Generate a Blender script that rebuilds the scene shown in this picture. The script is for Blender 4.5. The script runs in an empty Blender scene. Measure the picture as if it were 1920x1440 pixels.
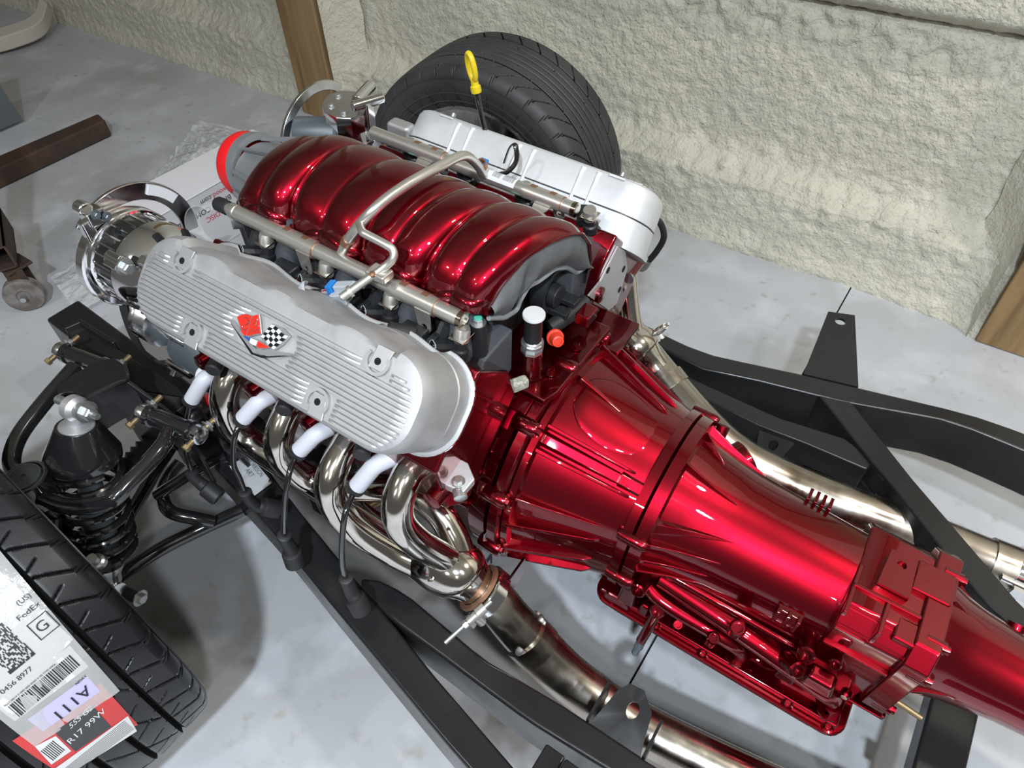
import bpy, bmesh, math, random
import numpy as np
from mathutils import Vector, Matrix, noise
random.seed(7)
scene = bpy.context.scene
COL = scene.collection
A = np.array
PI = math.pi

# ------------------------------------------------------------------ camera, world, lamps, exposure
CAM_R = A([[0.822737, -0.403465, 0.400339], [0.0, 0.0, 0.0], [0.0, 0.0, 0.0]])
def unit(v):
    v = A(v, float); return v / np.linalg.norm(v)
down = unit([49, 1256, 1331.]); mx = unit([-2750, -1330, 1331.])
cX = -mx; cX = unit(cX - down * (cX @ down)); cZ = -down; cY = np.cross(cZ, cX)
CAM_R = np.stack([cX, cY, cZ])                       # photograph axes (right, down, forward) to world
cam_data = bpy.data.cameras.new('camera'); cam = bpy.data.objects.new('camera', cam_data); COL.objects.link(cam)
r_, u_, b_ = CAM_R @ [1, 0, 0], -(CAM_R @ [0, 1, 0]), -(CAM_R @ [0, 0, 1])
M = Matrix.Identity(4)
for i in range(3):
    M[i][0], M[i][1], M[i][2] = r_[i], u_[i], b_[i]
M[0][3], M[1][3], M[2][3] = 0, 0, 1.33
cam.matrix_world = M
cam_data.sensor_width = 36; cam_data.lens = 1331 / 1920 * 36; cam_data.clip_start = .02
scene.camera = cam

world = bpy.data.worlds.new('world'); scene.world = world; world.use_nodes = True
world.node_tree.nodes['Background'].inputs[0].default_value = (.80, .78, .74, 1)
world.node_tree.nodes['Background'].inputs[1].default_value = .14

def lamp(x, y, z, power, r, col=(1, .98, .95)):
    d = bpy.data.lights.new('ceiling_lamp_light', 'AREA'); d.shape = 'DISK'; d.size = r * 2; d.energy = power; d.color = col
    o = bpy.data.objects.new('ceiling_lamp_light', d); COL.objects.link(o); o.location = (x, y, z)
    return o
LAMPS = [(.50, -1.12, 2.8, 104, .075, (.80, .90, 1)), (1.15, -.45, 2.8, 26, .075, (.82, .91, 1)), (1.9, -.7, 3.2, 30, .09, (1, .98, .95)), (-1.5, -1.7, 3.2, 22, .07, (1, .98, .95)),
         (-.5, -2.9, 3.2, 30, .07, (1, .98, .95)), (1.6, -2.6, 3.2, 26, .07, (1, .98, .95)), (1.3, 1.1, 3.2, 40, .10, (1, .95, .86))]
for l in LAMPS: lamp(l[0], l[1], l[2], l[3], l[4], l[5])

scene.view_settings.view_transform = 'Standard'; scene.view_settings.look = 'None'
scene.view_settings.gamma = 1; scene.view_settings.use_curve_mapping = False
scene.view_settings.exposure = -0.05
scene.cycles.use_denoising = True
scene.cycles.max_bounces = 6; scene.cycles.glossy_bounces = 4; scene.cycles.diffuse_bounces = 3; scene.cycles.transparent_max_bounces = 8
scene.cycles.sample_clamp_indirect = 4; scene.cycles.caustics_reflective = False; scene.cycles.caustics_refractive = False

# ------------------------------------------------------------------ materials
def mat(name, col, rough=.5, metal=0., coat=0., coat_rough=.03, alpha=1., trans=0., spec=.5, bump=None, var=None, rvar=None, stretch=None, ior=1.45, emit=None):
    m = bpy.data.materials.new(name); m.use_nodes = True; nt = m.node_tree; b = nt.nodes['Principled BSDF']
    b.inputs['Base Color'].default_value = (*col, 1); b.inputs['Roughness'].default_value = rough; b.inputs['Metallic'].default_value = metal
    b.inputs['Coat Weight'].default_value = coat; b.inputs['Coat Roughness'].default_value = coat_rough
    b.inputs['Alpha'].default_value = alpha; b.inputs['Transmission Weight'].default_value = trans; b.inputs['IOR'].default_value = ior
    b.inputs['Specular IOR Level'].default_value = spec
    tc = nt.nodes.new('ShaderNodeTexCoord'); src = tc.outputs['Object']
    if stretch:
        mp = nt.nodes.new('ShaderNodeMapping'); mp.inputs['Scale'].default_value = stretch; nt.links.new(src, mp.inputs['Vector']); src = mp.outputs[0]
    def nz(scale, detail=4, rg=.55):
        n = nt.nodes.new('ShaderNodeTexNoise'); n.inputs['Scale'].default_value = scale; n.inputs['Detail'].default_value = detail
        n.inputs['Roughness'].default_value = rg; nt.links.new(src, n.inputs['Vector']); return n
    if var:                                            # var = [(scale, colour, lo, hi), ...]
        prev = None
        for sc, c2, lo, hi in var:
            n = nz(sc); mr = nt.nodes.new('ShaderNodeMapRange'); mr.inputs[1].default_value = lo; mr.inputs[2].default_value = hi
            nt.links.new(n.outputs[0], mr.inputs[0]); mx_ = nt.nodes.new('ShaderNodeMix'); mx_.data_type = 'RGBA'
            nt.links.new(mr.outputs[0], mx_.inputs[0])
            if prev is None: mx_.inputs[6].default_value = (*col, 1)
            else: nt.links.new(prev, mx_.inputs[6])
            mx_.inputs[7].default_value = (*c2, 1); prev = mx_.outputs[2]
        nt.links.new(prev, b.inputs['Base Color'])
    if rvar:
        n = nz(rvar[0]); mr = nt.nodes.new('ShaderNodeMapRange'); mr.inputs[1].default_value = .35; mr.inputs[2].default_value = .65
        mr.inputs[3].default_value = rvar[1]; mr.inputs[4].default_value = rvar[2]
        nt.links.new(n.outputs[0], mr.inputs[0]); nt.links.new(mr.outputs[0], b.inputs['Roughness'])
    if bump:
        prev = None
        for sc, st, dist in bump:
            n = nz(sc); bp = nt.nodes.new('ShaderNodeBump'); bp.inputs['Strength'].default_value = st; bp.inputs['Distance'].default_value = dist
            nt.links.new(n.outputs[0], bp.inputs['Height'])
            if prev is not None: nt.links.new(prev, bp.inputs['Normal'])
            prev = bp.outputs[0]
        nt.links.new(prev, b.inputs['Normal'])
    if emit: b.inputs['Emission Color'].default_value = (*col, 1); b.inputs['Emission Strength'].default_value = emit
    return m
MT = dict(
 candy=mat('candy_red', (.22, .0, .008), .33, .96, coat=1, coat_rough=.02),
 candy_cast=mat('candy_red_cast', (.16, .0, .006), .28, .95, coat=1, coat_rough=.05, bump=[(420, .10, .0008)]),
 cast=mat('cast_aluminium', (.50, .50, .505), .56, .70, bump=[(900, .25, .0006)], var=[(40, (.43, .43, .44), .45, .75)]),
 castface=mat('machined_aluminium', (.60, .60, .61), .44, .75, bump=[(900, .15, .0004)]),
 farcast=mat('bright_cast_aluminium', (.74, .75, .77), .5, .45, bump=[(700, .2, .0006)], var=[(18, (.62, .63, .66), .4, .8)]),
 stain=mat('polished_stainless', (.66, .62, .57), .11, 1, rvar=(25, .07, .16)),
 satin=mat('satin_stainless', (.70, .675, .63), .33, .85),
 heat=mat('heat_tinted_stainless', (.50, .46, .41), .24, 1, var=[(9, (.33, .27, .21), .42, .7)], rvar=(14, .16, .36)),
 chrome=mat('chrome', (.86, .86, .88), .09, 1),
 trim=mat('bright_trim', (.80, .80, .82), .22, .8),
 billet=mat('billet_aluminium', (.70, .70, .72), .2, 1, rvar=(40, .14, .26)),
 zinc=mat('zinc_plate', (.60, .62, .62), .3, .9),
 copper=mat('braze_copper', (.40, .22, .14), .45, .8),
 brassbolt=mat('yellow_zinc', (.45, .33, .18), .38, .9),
 blackgloss=mat('gloss_black_paint', (.012, .012, .013), .14, 0, spec=.7, coat=1, coat_rough=.05),
 frame=mat('black_powder_coat', (.014, .014, .015), .26, 0, spec=.6, rvar=(9, .20, .34)),
 plastic=mat('black_plastic', (.016, .017, .019), .42),
 greyplastic=mat('grey_plastic', (.065, .07, .08), .48, bump=[(300, .1, .0005)]),
 shell=mat('charcoal_moulding', (.12, .125, .13), .62, bump=[(500, .3, .001)], var=[(60, (.16, .165, .17), .5, .8)]),
 shelledge=mat('sanded_moulding_edge', (.20, .21, .225), .6, bump=[(500, .3, .001)]),
 rubber=mat('black_rubber', (.018, .018, .019), .55, bump=[(200, .08, .0005)]),
 tyre=mat('tyre_rubber', (.013, .013, .015), .36, spec=.38, var=[(3, (.026, .026, .028), .42, .62)], rvar=(4, .24, .48)),
 tyrefar=mat('scuffed_tyre_rubber', (.030, .030, .032), .55, var=[(4, (.055, .055, .057), .4, .6)]),
 groove_shade=mat('shaded_groove_rubber', (.005, .005, .005), .9, spec=.1),  # same tyre rubber, darkened to paint the shade down in the tread
 white=mat('white_silicone', (.60, .60, .66), .42),
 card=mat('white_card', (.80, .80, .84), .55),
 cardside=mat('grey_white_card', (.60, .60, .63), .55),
 inkred=mat('red_ink', (.62, .03, .05), .5), inkblack=mat('black_ink', (.02, .02, .025), .5),
 red=mat('red_cap_plastic', (.80, .012, .015), .38), redtag=mat('red_plastic', (.62, .01, .02), .4),
 orange=mat('orange_plug', (.85, .06, .03), .4),
 yellow=mat('yellow_plastic', (.75, .56, .02), .35),
 blue=mat('blue_plastic', (.02, .22, .62), .35), greyconn=mat('pale_grey_plastic', (.42, .45, .48), .45),
 green=mat('green_thread_patch', (.10, .52, .38), .4),
 enamelred=mat('red_enamel', (.70, .03, .02), .2, coat=.5), enamelblue=mat('blue_enamel', (.02, .08, .35), .2, coat=.5),
 enamelwhite=mat('white_enamel', (.75, .78, .82), .2, coat=.5), enamelblack=mat('black_enamel', (.01, .01, .012), .2, coat=.5),
 film=mat('clear_film', (.9, .9, .92), .08, 0, alpha=.12, spec=.8, bump=[(30, .6, .01)]),
 bag=mat('plastic_bag_film', (.86, .88, .90), .10, 0, alpha=.42, spec=.9, bump=[(28, .9, .02), (9, .8, .04)]),
 label=mat('label_paper', (.62, .62, .63), .45), tape=mat('clear_parcel_tape', (.60, .60, .60), .16, alpha=.55, spec=.8, bump=[(40, .5, .004)]),
 lilac=mat('lilac_label', (.45, .42, .72), .5), labelred=mat('red_label', (.52, .05, .05), .4), labelgrey=mat('charcoal_label', (.05, .05, .055), .4),
 rust=mat('rusty_steel', (.060, .040, .032), .7, .2, bump=[(80, .5, .002)], var=[(12, (.10, .055, .035), .45, .7)]),
 steelgrey=mat('grey_sheet_metal', (.16, .19, .21), .4, .6),
 wheelgrey=mat('worn_caster_rubber', (.22, .20, .19), .8, bump=[(90, .6, .002)], var=[(30, (.13, .11, .10), .4, .6)]),
 wood=mat('treated_timber', (.30, .19, .085), .6, stretch=(14, 14, 1.2), var=[(3, (.19, .115, .05), .40, .65), (.6, (.36, .26, .14), .5, .8)], bump=[(6, .3, .002)]),
 oldpaper=mat('off_white_foam_strip', (.60, .55, .48), .8),
 dark=mat('dark_void', (.004, .004, .004), .9),
 glue=mat('grey_cast_throttle_body', (.34, .36, .38), .42, .6, bump=[(300, .15, .0006)]),
)

# ------------------------------------------------------------------ frames
def rotE(yaw, pitch):
    a, b = math.radians(yaw), math.radians(pitch)
    ex = A([math.cos(a) * math.cos(b), math.sin(a) * math.cos(b), math.sin(b)]); ey = unit(np.cross([0, 0, 1], ex)); return np.stack([ex, ey, np.cross(ex, ey)])
EM = rotE(1.2, -3.0); EO = A([-.62, .64, .40])
def E(P):                                              # engine frame (rear, passenger side, up) to world
    return EO + A(P, float) @ EM
def Ed(d): return A(d, float) @ EM
EX, EY, EZ = EM
S2 = math.sqrt(.5)
def CV(u, b, n):                                       # near cylinder bank: along, up the slope, out of the bank
    return E([u, (b - n) * S2, (b + n) * S2])
def CF(u, b, n):                                       # far bank
    return E([u, (n - b) * S2, (b + n) * S2])

# ------------------------------------------------------------------ geometry helpers
class G:
    def __init__(s): s.v = []; s.f = []; s.n = 0
    def add(s, V, F):
        V = [tuple(map(float, p)) for p in V]; s.v += V; s.f += [tuple(i + s.n for i in q) for q in F]; s.n += len(V); return s
def catmull(P, res=5):
    P = [A(p, float) for p in P]
    if len(P) < 3: return P
    out = []
    Q = [2 * P[0] - P[1]] + P + [2 * P[-1] - P[-2]]
    for i in range(1, len(Q) - 2):
        p0, p1, p2, p3 = Q[i - 1:i + 3]
        for k in range(res):
            t = k / res
            out.append(.5 * (2 * p1 + (p2 - p0) * t + (2 * p0 - 5 * p1 + 4 * p2 - p3) * t * t + (3 * p1 - p0 - 3 * p2 + p3) * t ** 3))
    out.append(P[-1]); return out
def tube(g, P, r, n=14, res=5, smooth=True, caps=True, open_r=None, flat=1.0, up=None):
    rs = r if isinstance(r, (list, tuple)) else [r] * len(P)
    R3 = [A([x, 0, 0]) for x in rs]
    if smooth and len(P) > 2: P = catmull(P, res); R3 = catmull(R3, res)
    P = [A(p, float) for p in P]; rs = [max(float(x[0]), 1e-4) for x in R3]
    T = []
    for i in range(len(P)):
        T.append(unit(P[min(i + 1, len(P) - 1)] - P[max(i - 1, 0)]))
    a = A([0, 0, 1.]) if abs(T[0][2]) < .9 else A([1., 0, 0])
    if up is not None: a = A(up, float)
    N = unit(a - T[0] * (a @ T[0])); V = []
    for i, p in enumerate(P):
        N = unit(N - T[i] * (N @ T[i])); B = np.cross(T[i], N)
        for k in range(n):
            t = 2 * PI * k / n; V.append(p + rs[i] * (math.cos(t) * N + flat * math.sin(t) * B))
    F = [(i * n + k, i * n + (k + 1) % n, (i + 1) * n + (k + 1) % n, (i + 1) * n + k) for i in range(len(P) - 1) for k in range(n)]
    m = len(P)
    if caps: F += [tuple(range(n))[::-1], tuple((m - 1) * n + k for k in range(n))]
    g.add(V, F); return g
def basis(axis, x=None):
    z = unit(axis); a = A([0, 0, 1.]) if abs(z[2]) < .9 else A([1., 0, 0])
    if x is not None: a = A(x, float)
    X = unit(a - z * (a @ z)); return X, np.cross(z, X), z
def lathe(g, prof, o, axis, n=28, x=None, a0=0, a1=360):
    X, Y, Z = basis(axis, x); o = A(o, float); full = abs(a1 - a0) >= 359.9
    m = n if full else n + 1; V = []
    for r, h in prof:
        for k in range(m):
            t = math.radians(a0 + (a1 - a0) * k / n); V.append(o + Z * h + r * (math.cos(t) * X + math.sin(t) * Y))
    F = []
    for i in range(len(prof) - 1):
        for k in range(n):
            k2 = (k + 1) % m; F.append((i * m + k, i * m + k2, (i + 1) * m + k2, (i + 1) * m + k))
    if full:
        if prof[0][0] > 1e-5: F.append(tuple(range(m))[::-1])
        if prof[-1][0] > 1e-5: F.append(tuple((len(prof) - 1) * m + k for k in range(m)))
    g.add(V, F); return g
def ring(g, ro, ri, h0, h1, o, axis, n=28, x=None, a0=0, a1=360):
    full = abs(a1 - a0) >= 359.9
    X, Y, Z = basis(axis, x); o = A(o, float); m = n if full else n + 1; V = []
    for r, h in ((ro, h0), (ro, h1), (ri, h1), (ri, h0)):
        for k in range(m):
            t = math.radians(a0 + (a1 - a0) * k / n); V.append(o + Z * h + r * (math.cos(t) * X + math.sin(t) * Y))
    F = []
    for i in range(4):
        j = (i + 1) % 4
        for k in range(n): k2 = (k + 1) % m; F.append((i * m + k, i * m + k2, j * m + k2, j * m + k))
    if not full: F += [(0, m, 2 * m, 3 * m), (m - 1, 4 * m - 1, 3 * m - 1, 2 * m - 1)]
    g.add(V, F); return g
def box(g, o, s, X=(1, 0, 0), Y=(0, 1, 0), Z=(0, 0, 1), top=1.0):
    o = A(o, float); X, Y, Z = (A(q, float) for q in (X, Y, Z)); V = []
    for c in (-.5, .5):
        k = top if c > 0 else 1
        for a, b in ((-.5, -.5), (.5, -.5), (.5, .5), (-.5, .5)): V.append(o + X * a * s[0] * k + Y * b * s[1] * k + Z * c * s[2])
    g.add(V, [(3, 2, 1, 0), (4, 5, 6, 7), (0, 1, 5, 4), (1, 2, 6, 5), (2, 3, 7, 6), (3, 0, 4, 7)]); return g
def ebox(g, o, s, top=1.0): return box(g, E(o), s, EX, EY, EZ, top)
def prism(g, P, d, holes=None):
    P = [A(p, float) for p in P]; d = A(d, float); n = len(P)
    g.add(P + [p + d for p in P], [tuple(range(n))[::-1], tuple(range(n, 2 * n))] + [(i, (i + 1) % n, n + (i + 1) % n, n + i) for i in range(n)]); return g
def plate_hole(g, P, hole_c, hole_r, d, hx, hy, n=20, stretch=1.0):
    """polygon plate with a round or slotted hole"""
    P = [A(p, float) for p in P]; d = A(d, float); hc = A(hole_c, float); hx = unit(hx); hy = unit(hy)
    ts = [2 * PI * k / n for k in range(n)]
    inner = [hc + hole_r * (math.cos(t) * hx + stretch * math.sin(t) * hy) for t in ts]; outer = []
    for t in ts:                                       # ray from hole centre to polygon edge
        dr = math.cos(t) * hx + math.sin(t) * hy; best = None
        for i in range(len(P)):
            a, b = P[i] - hc, P[(i + 1) % len(P)] - hc
            ax_, ay_, bx, by, dx, dy = a @ hx, a @ hy, b @ hx, b @ hy, dr @ hx, dr @ hy
            det = dx * (by - ay_) - dy * (bx - ax_)
            if abs(det) < 1e-12: continue
            s = (ax_ * (by - ay_) - ay_ * (bx - ax_)) / det; q = (ax_ * dy - ay_ * dx) / det
            if s > 0 and -1e-6 <= q <= 1 + 1e-6 and (best is None or s < best): best = s
        outer.append(hc + dr * (best or hole_r * 2))
    for p in P:                                        # keep polygon corners
        q = p - hc; t = math.atan2(q @ hy, q @ hx) % (2 * PI); k = min(range(n), key=lambda k: abs((ts[k] - t + PI) % (2 * PI) - PI)); outer[k] = p
    V = inner + outer + [p + d for p in inner] + [p + d for p in outer]; F = []
    for k in range(n):
        j = (k + 1) % n; F += [(k, n + k, n + j, j), (2 * n + k, 2 * n + j, 3 * n + j, 3 * n + k), (k, j, 2 * n + j, 2 * n + k), (n + k, 3 * n + k, 3 * n + j, n + j)]
    g.add(V, F); return g
def grid(g, fn, nu, nv, closeu=False, closev=False):
    V = [fn(i / (nu if closeu else nu - 1), j / (nv if closev else nv - 1)) for j in range(nv) for i in range(nu)]
    F = [(j * nu + i, j * nu + (i + 1) % nu, ((j + 1) % nv) * nu + (i + 1) % nu, ((j + 1) % nv) * nu + i)
         for j in range(nv if closev else nv - 1) for i in range(nu if closeu else nu - 1)]
    g.add(V, F); return g
def loft(g, rings, caps=True):
    n = len(rings[0]); V = [p for r in rings for p in r]
    F = [(i * n + k, i * n + (k + 1) % n, (i + 1) * n + (k + 1) % n, (i + 1) * n + k) for i in range(len(rings) - 1) for k in range(n)]
    if caps: F += [tuple(range(n))[::-1], tuple((len(rings) - 1) * n + k for k in range(n))]
    g.add(V, F); return g
def bolt(g, o, axis, r=.006, h=.005, shank=0, washer=True):
    if washer: lathe(g, [(0, 0), (r * 1.5, 0), (r * 1.5, r * .25), (0, r * .25)], o, axis, 16)
    lathe(g, [(r, r * .2), (r, h), (r * .85, h + r * .15), (0, h + r * .15)], o, axis, 6)
    if shank: lathe(g, [(0, 0), (r * .5, 0), (r * .5, shank), (0, shank)], o, axis, 10)
    return g

def thing(name, label, cat, loc, group=None):
    o = bpy.data.objects.new(name, None); COL.objects.link(o); o.location = [float(x) for x in loc]; o.empty_display_size = .05
    o['label'] = label; o['category'] = cat
    if group: o['group'] = group
    return o
def origin(o):
    p = Vector((0, 0, 0))
    while o is not None: p = p + o.location; o = o.parent
    return p
def part(name, g, m, parent=None, ang=35, bevel=0, label=None, recalc=True, seg=2, kind=None, flat=False):
    off = origin(parent) if parent else Vector((0, 0, 0))
    me = bpy.data.meshes.new(name); me.from_pydata([(v[0] - off.x, v[1] - off.y, v[2] - off.z) for v in g.v], [], g.f)
    mm = m if isinstance(m, bpy.types.Material) else MT[m]; me.materials.append(mm)
    if recalc:
        bm = bmesh.new(); bm.from_mesh(me); bmesh.ops.recalc_face_normals(bm, faces=bm.faces[:]); bm.to_mesh(me); bm.free()
    me.update()
    if not flat:
        me.polygons.foreach_set('use_smooth', [True] * len(me.polygons))
        if not bevel: me.set_sharp_from_angle(angle=math.radians(ang))
    o = bpy.data.objects.new(name, me); COL.objects.link(o)
    if parent: o.parent = parent
    if bevel:
        bv = o.modifiers.new('bevel', 'BEVEL'); bv.width = bevel; bv.segments = seg; bv.limit_method = 'ANGLE'; bv.angle_limit = math.radians(35); bv.harden_normals = True
    if label: o['label'] = label
    if kind: o['kind'] = kind
    return o
def solo(name, g, m, label, cat, group=None, **k):
    """a thing that is one mesh: its origin at the middle of its foot"""
    V = A(g.v); lo, hi = V.min(0), V.max(0); c = ((lo[0] + hi[0]) / 2, (lo[1] + hi[1]) / 2, lo[2])
    V = V - c; g.v = [tuple(p) for p in V]
    o = part(name, g, m, None, **k); o.location = c; o['label'] = label; o['category'] = cat
    if group: o['group'] = group
    return o
_fc = {}
def glyphs(s):
    if s in _fc: return _fc[s]
    cu = bpy.data.curves.new('t', 'FONT'); cu.body = s; cu.size = 1; cu.extrude = 0; cu.resolution_u = 3
    o = bpy.data.objects.new('t', cu); COL.objects.link(o); bpy.context.view_layer.update()
    me = bpy.data.meshes.new_from_object(o.evaluated_get(bpy.context.evaluated_depsgraph_get()))
    V = [tuple(v.co) for v in me.vertices]; F = [tuple(p.vertices) for p in me.polygons]
    bpy.data.objects.remove(o); bpy.data.curves.remove(cu); bpy.data.meshes.remove(me)
    _fc[s] = (V, F); return V, F
def text(g, s, fn, size, x=0, y=0, sx=1.0, shear=0):
    V, F = glyphs(s); g.add([fn(x + (v[0] + shear * v[1]) * size * sx, y + v[1] * size) for v in V], F); return g
# ================================================================== the room
def struct(o): o['kind'] = 'structure'; return o
concrete = mat('smooth_concrete', (.50, .515, .55), .42, var=[(1.3, (.40, .40, .40), .42, .66), (5, (.60, .615, .66), .5, .72), (22, (.38, .37, .35), .60, .74), (120, (.30, .29, .28), .70, .80)],
               rvar=(2.5, .30, .55), bump=[(14, .10, .004), (160, .05, .001)])
g = G(); box(g, (-2, 0, -.045), (14, 12, .06)); struct(part('floor', g, mat('joint_concrete', (.05, .045, .04), .9), flat=True))
fl = bpy.data.objects['floor']
xs = [-9, -6.37, -3.25, -.13, 2.99, 5]
for a, b in zip(xs[:-1], xs[1:]):
    g = G(); box(g, ((a + b) / 2, -.5, -.0075), (b - a - .004, 11, .015)); part('slab', g, concrete, fl, bevel=.0006)
foam = mat('sprayed_foam', (.64, .61, .50), .55, var=[(3, (.58, .55, .46), .4, .65), (14, (.70, .67, .57), .5, .75)], bump=[(38, .8, .012), (110, .8, .006), (300, .5, .002)], spec=.5)
g = G(); XS = np.arange(-5.6, 1.3, .0085); ZS = np.arange(0, 1.25, .0085)
nx, nz_ = len(XS), len(ZS); V = []
for z in ZS:
    base = .02 * math.exp(-((z - .0) / .05) ** 2) + (.075 if z < .215 else .075 * math.exp(-((z - .215) / .03) ** 1.2 if z > .215 else 0))
    base -= .018 * math.exp(-((z - .222) / .006) ** 2)
    if z > .69: base += .05 * min(1, (z - .69) / .035)
    base -= .014 * math.exp(-((z - .69) / .008) ** 2)
    lump = .0035 + .010 * math.exp(-((z - .64) / .05) ** 2) + .005 * math.exp(-((z - .24) / .07) ** 2)
    for x in XS:
        q = Vector((x, z, 0)); n1 = noise.noise(q * 3.1) * .014; n2 = noise.noise(q * 30) * lump; w = noise.voronoi(q * 46)[0][0]
        n3 = (0.35 - w) * lump * 1.4; n4 = noise.noise(Vector((x * 16, z * 95, 3))) * (.0045 if z < .3 else .0012) + noise.noise(q * 75) * .0028
        post = 0
        for px, s in ((-2.215, -1), (.31, 1)):
            dx = abs(x - px); post = max(post, .035 * max(0, 1 - max(0, dx - .09) / .10) ** 1.3)
        V.append((x, 1.955 - base - n1 - n2 - n3 - n4 - post, z))
F = [(j * nx + i, j * nx + i + 1, (j + 1) * nx + i + 1, (j + 1) * nx + i) for j in range(nz_ - 1) for i in range(nx - 1)]
g.add(V, F); wb = struct(part('wall_back', g, foam, recalc=False, ang=180))
g = G(); box(g, (-2, 1.99, 2.22), (14, .12, 2.1)); struct(part('wall_back_upper', g, foam, wb, flat=True)); del wb.children[0]['kind']
g = G(); box(g, (-7.2, 1.9, .6), (3.3, .1, 1.3)); part('wall_end', g, foam, wb, flat=True)
g = G(); box(g, (3.2, 1.9, .6), (3.9, .1, 1.3)); part('wall_end', g, foam, wb, flat=True)
g = G(); box(g, (-2, -.5, 3.36), (14, 8, .1)); struct(part('ceiling', g, mat('ceiling_foam', (.60, .56, .47), .8, bump=[(20, .4, .01)]), flat=True))
for i, l in enumerate(LAMPS):                        # the round fittings that hold the lamps
    g = G(); lathe(g, [(l[4] * 1.25, .0), (l[4] * 1.25, .09), (l[4] * .8, .11)], (l[0], l[1], l[2] + .005), (0, 0, 1), 32)
    side = ['over the near valve cover', 'between the near valve cover and the gearbox', 'over the gearbox tail', 'over the near front tyre', 'farthest from the wall on the left', 'farthest from the wall on the right', 'nearest the foam wall'][i]
    solo('ceiling_lamp', g, 'white', 'round ceiling lamp fitting out of view ' + side, 'lamp', 'ceiling lamps')
for px, lab in ((-2.225, 'brown timber wall post left of the far tyre, foam sprayed on its side'), (.308, 'timber wall post at the right edge with a dark knot at its foot')):
    g = G(); box(g, (px, 1.885, 1.2), (.20, .14, 2.4)); solo('wall_post', g, 'wood', lab, 'post', bevel=.006)
    s = 1 if px < 0 else -1                           # foam buttered up the side of the post
    g = G()
    def fn(a, b, px=px, s=s):
        z = b * 1.6; y = 1.822 + a * .12; k = .022 + .085 * a ** 1.5
        return (px + s * (.099 + k + noise.noise(Vector((a * 3, z * 14, px))) * .008 * (a + .3)), y, z)
    grid(g, fn, 12, 120)
    part('post_foam', g, foam, wb, recalc=False, ang=180)

# ------------------------------------------------------------------ things on the floor behind
g = G(); prism(g, [(-2.945, .40, 0), (-2.83, .40, 0), (-2.83, 1.27, 0), (-2.905, 1.29, 0)], (0, 0, .07))
solo('steel_beam', g, 'rust', 'rusty brown steel beam lying on the concrete floor at the left edge', 'beam', bevel=.01)
g = G(); box(g, (-3.28, .99, .14), (.02, .30, .26), X=unit((1, 0, .25)), Z=unit((-.25, 0, 1)))
solo('metal_sheet', g, 'steelgrey', 'grey sheet metal panel leaning at the left edge beyond the beam', 'panel', bevel=.003)
g = G(); tubeP = [(-4.30, 1.20, .04), (-4.08, 1.42, .045), (-4.02, 1.58, .05), (-4.03, 1.70, .06), (-4.10, 1.80, .10)]
P = catmull(tubeP, 6)
loft(g, [[p + A([-.045, .02, -.03]), p + A([.045, -.0, -.03]), p + A([.05, 0, .035]), p + A([-.035, .02, .05])] for p in P])
solo('curved_strip', g, 'oldpaper', 'off-white curved strip with a turned-up end lying by the foot of the wall', 'strip', bevel=.008)
# caster of the trolley
t = thing('trolley_caster', 'rusty square trolley leg on a worn grey caster at the left edge', 'caster', (-2.14, .50, 0))
g = G(); ring(g, .052, .018, -.016, .016, (-2.10, .505, .052), (.82, -.57, 0), 32); lathe(g, [(.045, -.012), (.045, .012)], (-2.10, .505, .052), (.82, -.57, 0), 24); part('wheel', g, 'wheelgrey', t, bevel=.003)
g = G()
for s in (-1, 1): box(g, A((-2.115, .525, .085)) + s * .024 * unit((.82, -.57, 0)), (.05, .004, .09), X=unit((.57, .82, 0)), Y=unit((.82, -.57, 0)))
box(g, (-2.125, .53, .13), (.075, .075, .008)); part('fork', g, 'rust', t, bevel=.002)
g = G(); lathe(g, [(.008, -.034), (.008, .034)], (-2.10, .505, .052), (.82, -.57, 0), 8); part('axle_bolt', g, 'zinc', t)
g = G(); X_, Y_ = unit((.72, -.35, 0)), unit((.35, .72, 0))
for s in (-1, 1): box(g, A((-2.20, .545, .175)) + Y_ * s * .033, (.22, .006, .072), X=X_, Y=Y_); box(g, A((-2.20, .545, .175)) + A([0, 0, s * .033]), (.22, .072, .006), X=X_, Y=Y_)
part('square_tube', g, 'rust', t, flat=True)
g = G(); box(g, (-2.32, .58, .36), (.06, .06, .36)); part('upright', g, 'rust', t, bevel=.004)
# carton with upside-down print, in front of the engine
t = thing('brake_parts_carton', 'white carton lying upside down on the floor ahead of the intake', 'box', (-1.95, 1.1, 0))
g = G(); Pc = [(-2.05, .82), (-1.865, .82), (-1.865, 1.36), (-2.03, 1.36)]
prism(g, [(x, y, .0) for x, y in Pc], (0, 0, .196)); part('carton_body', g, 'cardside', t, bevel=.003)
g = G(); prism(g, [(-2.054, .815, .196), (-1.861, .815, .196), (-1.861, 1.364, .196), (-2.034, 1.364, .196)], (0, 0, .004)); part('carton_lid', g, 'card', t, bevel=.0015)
bf = lambda x, y: (-1.8638, 1.125 - x, .196 - y)       # reads from the wall towards the camera, upside down
g = G(); text(g, 'wilwood', lambda x, y: bf(x - .002, .022 + y), .0235); part('web_lettering', g, 'inkred', t, flat=True, recalc=False)
g = G(); text(g, '.com', lambda x, y: bf(x - .002, .022 + y), .0235, x=.083); part('print', g, 'inkblack', t, flat=True, recalc=False); g = G(); text(g, 'BRAKE COMPONENTS', lambda x, y: bf(x + .022, .052 + y), .0245); part('print', g, 'inkblack', t, flat=True, recalc=False)
g = G(); text(g, 'DISC', lambda x, y: bf(x + .078, .082 + y), .0245); part('print', g, 'inkred', t, flat=True, recalc=False)
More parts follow.
